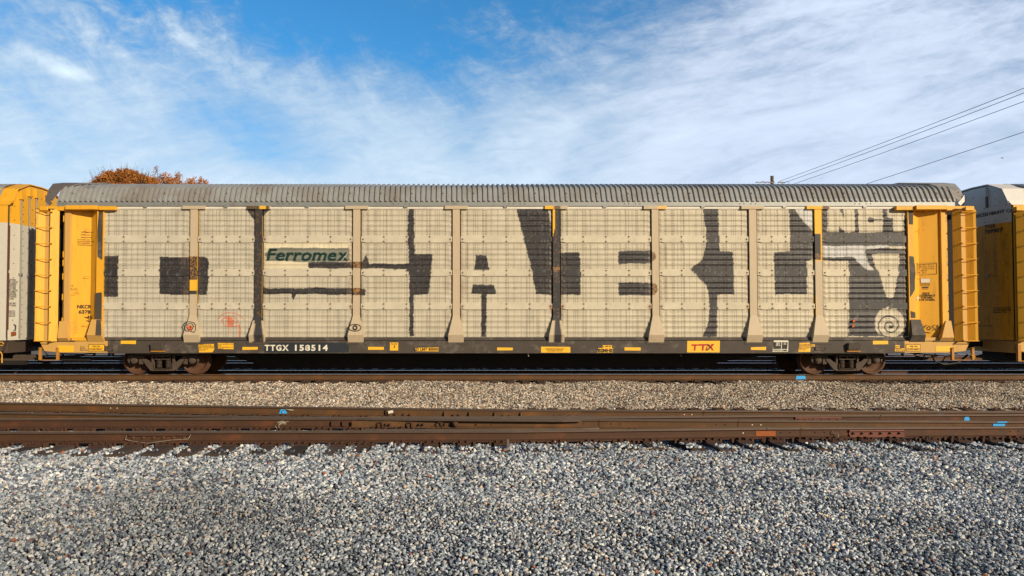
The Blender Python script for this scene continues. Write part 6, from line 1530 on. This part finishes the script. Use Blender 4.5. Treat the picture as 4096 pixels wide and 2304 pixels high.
# utility pole
PD = 62.0
px_, pz_ = P(3088, 704, PD)
pole = empty('utility_pole', (px_, PD, -.4), 'wooden utility pole top just showing above the roof of the long rail car', 'utility pole')
OFF.append(Vector((px_, PD, -.4)))
mb = MB(); mb.tube([(px_, PD, -.4), (px_, PD, pz_*.5), (px_, PD, pz_)], [.19, .165, .14], 'wood', n=12); mb.build('pole_shaft', pole, True)
ax_, az_ = P(3088, 738, PD)
mb = MB(); mb.box(px_-1.55, px_+1.25, PD-.19, PD-.08, az_-.12, az_, 'wood'); mb.build('cross_arm', pole)
INS = [P(3030, 728, PD), P(3070, 728, PD), P(3122, 726, PD), P(3132, 726, PD)]
for X_, Z_ in [P(q, 731, PD) for q in (3030, 3048, 3068, 3080, 3118, 3128)]:
    mb = MB(); mb.tube([(X_-.22, PD-.13, Z_-.03), (X_-.15, PD-.13, Z_+.0), (X_-.05, PD-.13, Z_+.04), (X_+.03, PD-.13, Z_+.03), (X_+.1, PD-.13, Z_-.0), (X_+.18, PD-.13, Z_-.04)], [.02, .06, .03, .06, .03, .055], 'porcelain', n=8); mb.build('insulator', pole, True)
mb = MB()
for q in (3040, 3078, 3135): X_, Z_ = P(q, 730, PD); mb.tube([(X_, PD-.13, Z_-.02), (X_+.15, PD-.13, Z_+.1), (X_+.35, PD-.13, Z_+.05), (X_+.45, PD-.13, Z_-.1)], .016, 'cable', n=5)
mb.build('jumper_cable', pole, True)
OFF.pop()
for (pa, ya_, pb, yb_, dn, lab) in ((3118, 725, 4096, 347, 30, 'uppermost'), (3126, 735, 4096, 366, 30, 'second from the top'), (3140, 748, 4096, 400, 30, 'third from the top'), (3100, 851, 4096, 522, 30, 'lowest, set apart below the other three')):
    sl = (yb_-ya_)/(pb-pa); pe = 4700; ye_ = ya_+sl*(pe-pa)
    A_ = Vector((P(pa, ya_, PD)[0], PD, P(pa, ya_, PD)[1])); B_ = Vector((P(pe, ye_, dn)[0], dn, P(pe, ye_, dn)[1]))
    mb = MB(); N_ = 24; pts = []
    for k in range(N_+1):
        t = k/N_; p_ = A_.lerp(B_, t); p_.z -= .9*4*t*(1-t)*.12; pts.append(p_-A_)
    mb.tube(pts, .017, 'cable', n=5); o = mb.build('power_line', smooth=True); o.location = A_; tag(o, 'thin black overhead wire, the %s of the four' % lab, 'power line', 'overhead wires at the upper right')
bx, bz = P(4008.5, 633, 90)
bd = empty('flying_bird', (bx, 90, bz), 'tiny dark bird flying in the clouds at the far right', 'bird')
OFF.append(Vector((bx, 90, bz)))
mb = MB(); mb.tube([(bx-.16, 90, bz+.06), (bx-.08, 90, bz+.04), (bx+.05, 90, bz), (bx+.16, 90, bz-.05)], [.01, .035, .035, .01], 'cable', n=6); mb.build('bird_body', bd, True)
mb = MB(); mb.add([(bx-.05, 90, bz+.03), (bx+.04, 90, bz+.02), (bx-.06, 89.72, bz+.12), (bx-.12, 89.7, bz+.1)], [(0, 1, 2, 3)], 'cable'); mb.add([(bx-.05, 90, bz+.03), (bx+.04, 90, bz+.02), (bx-.06, 90.28, bz+.12), (bx-.12, 90.3, bz+.1)], [(0, 1, 2, 3)], 'cable'); mb.build('wing', bd)
OFF.pop()
print('objects', len(bpy.data.objects))
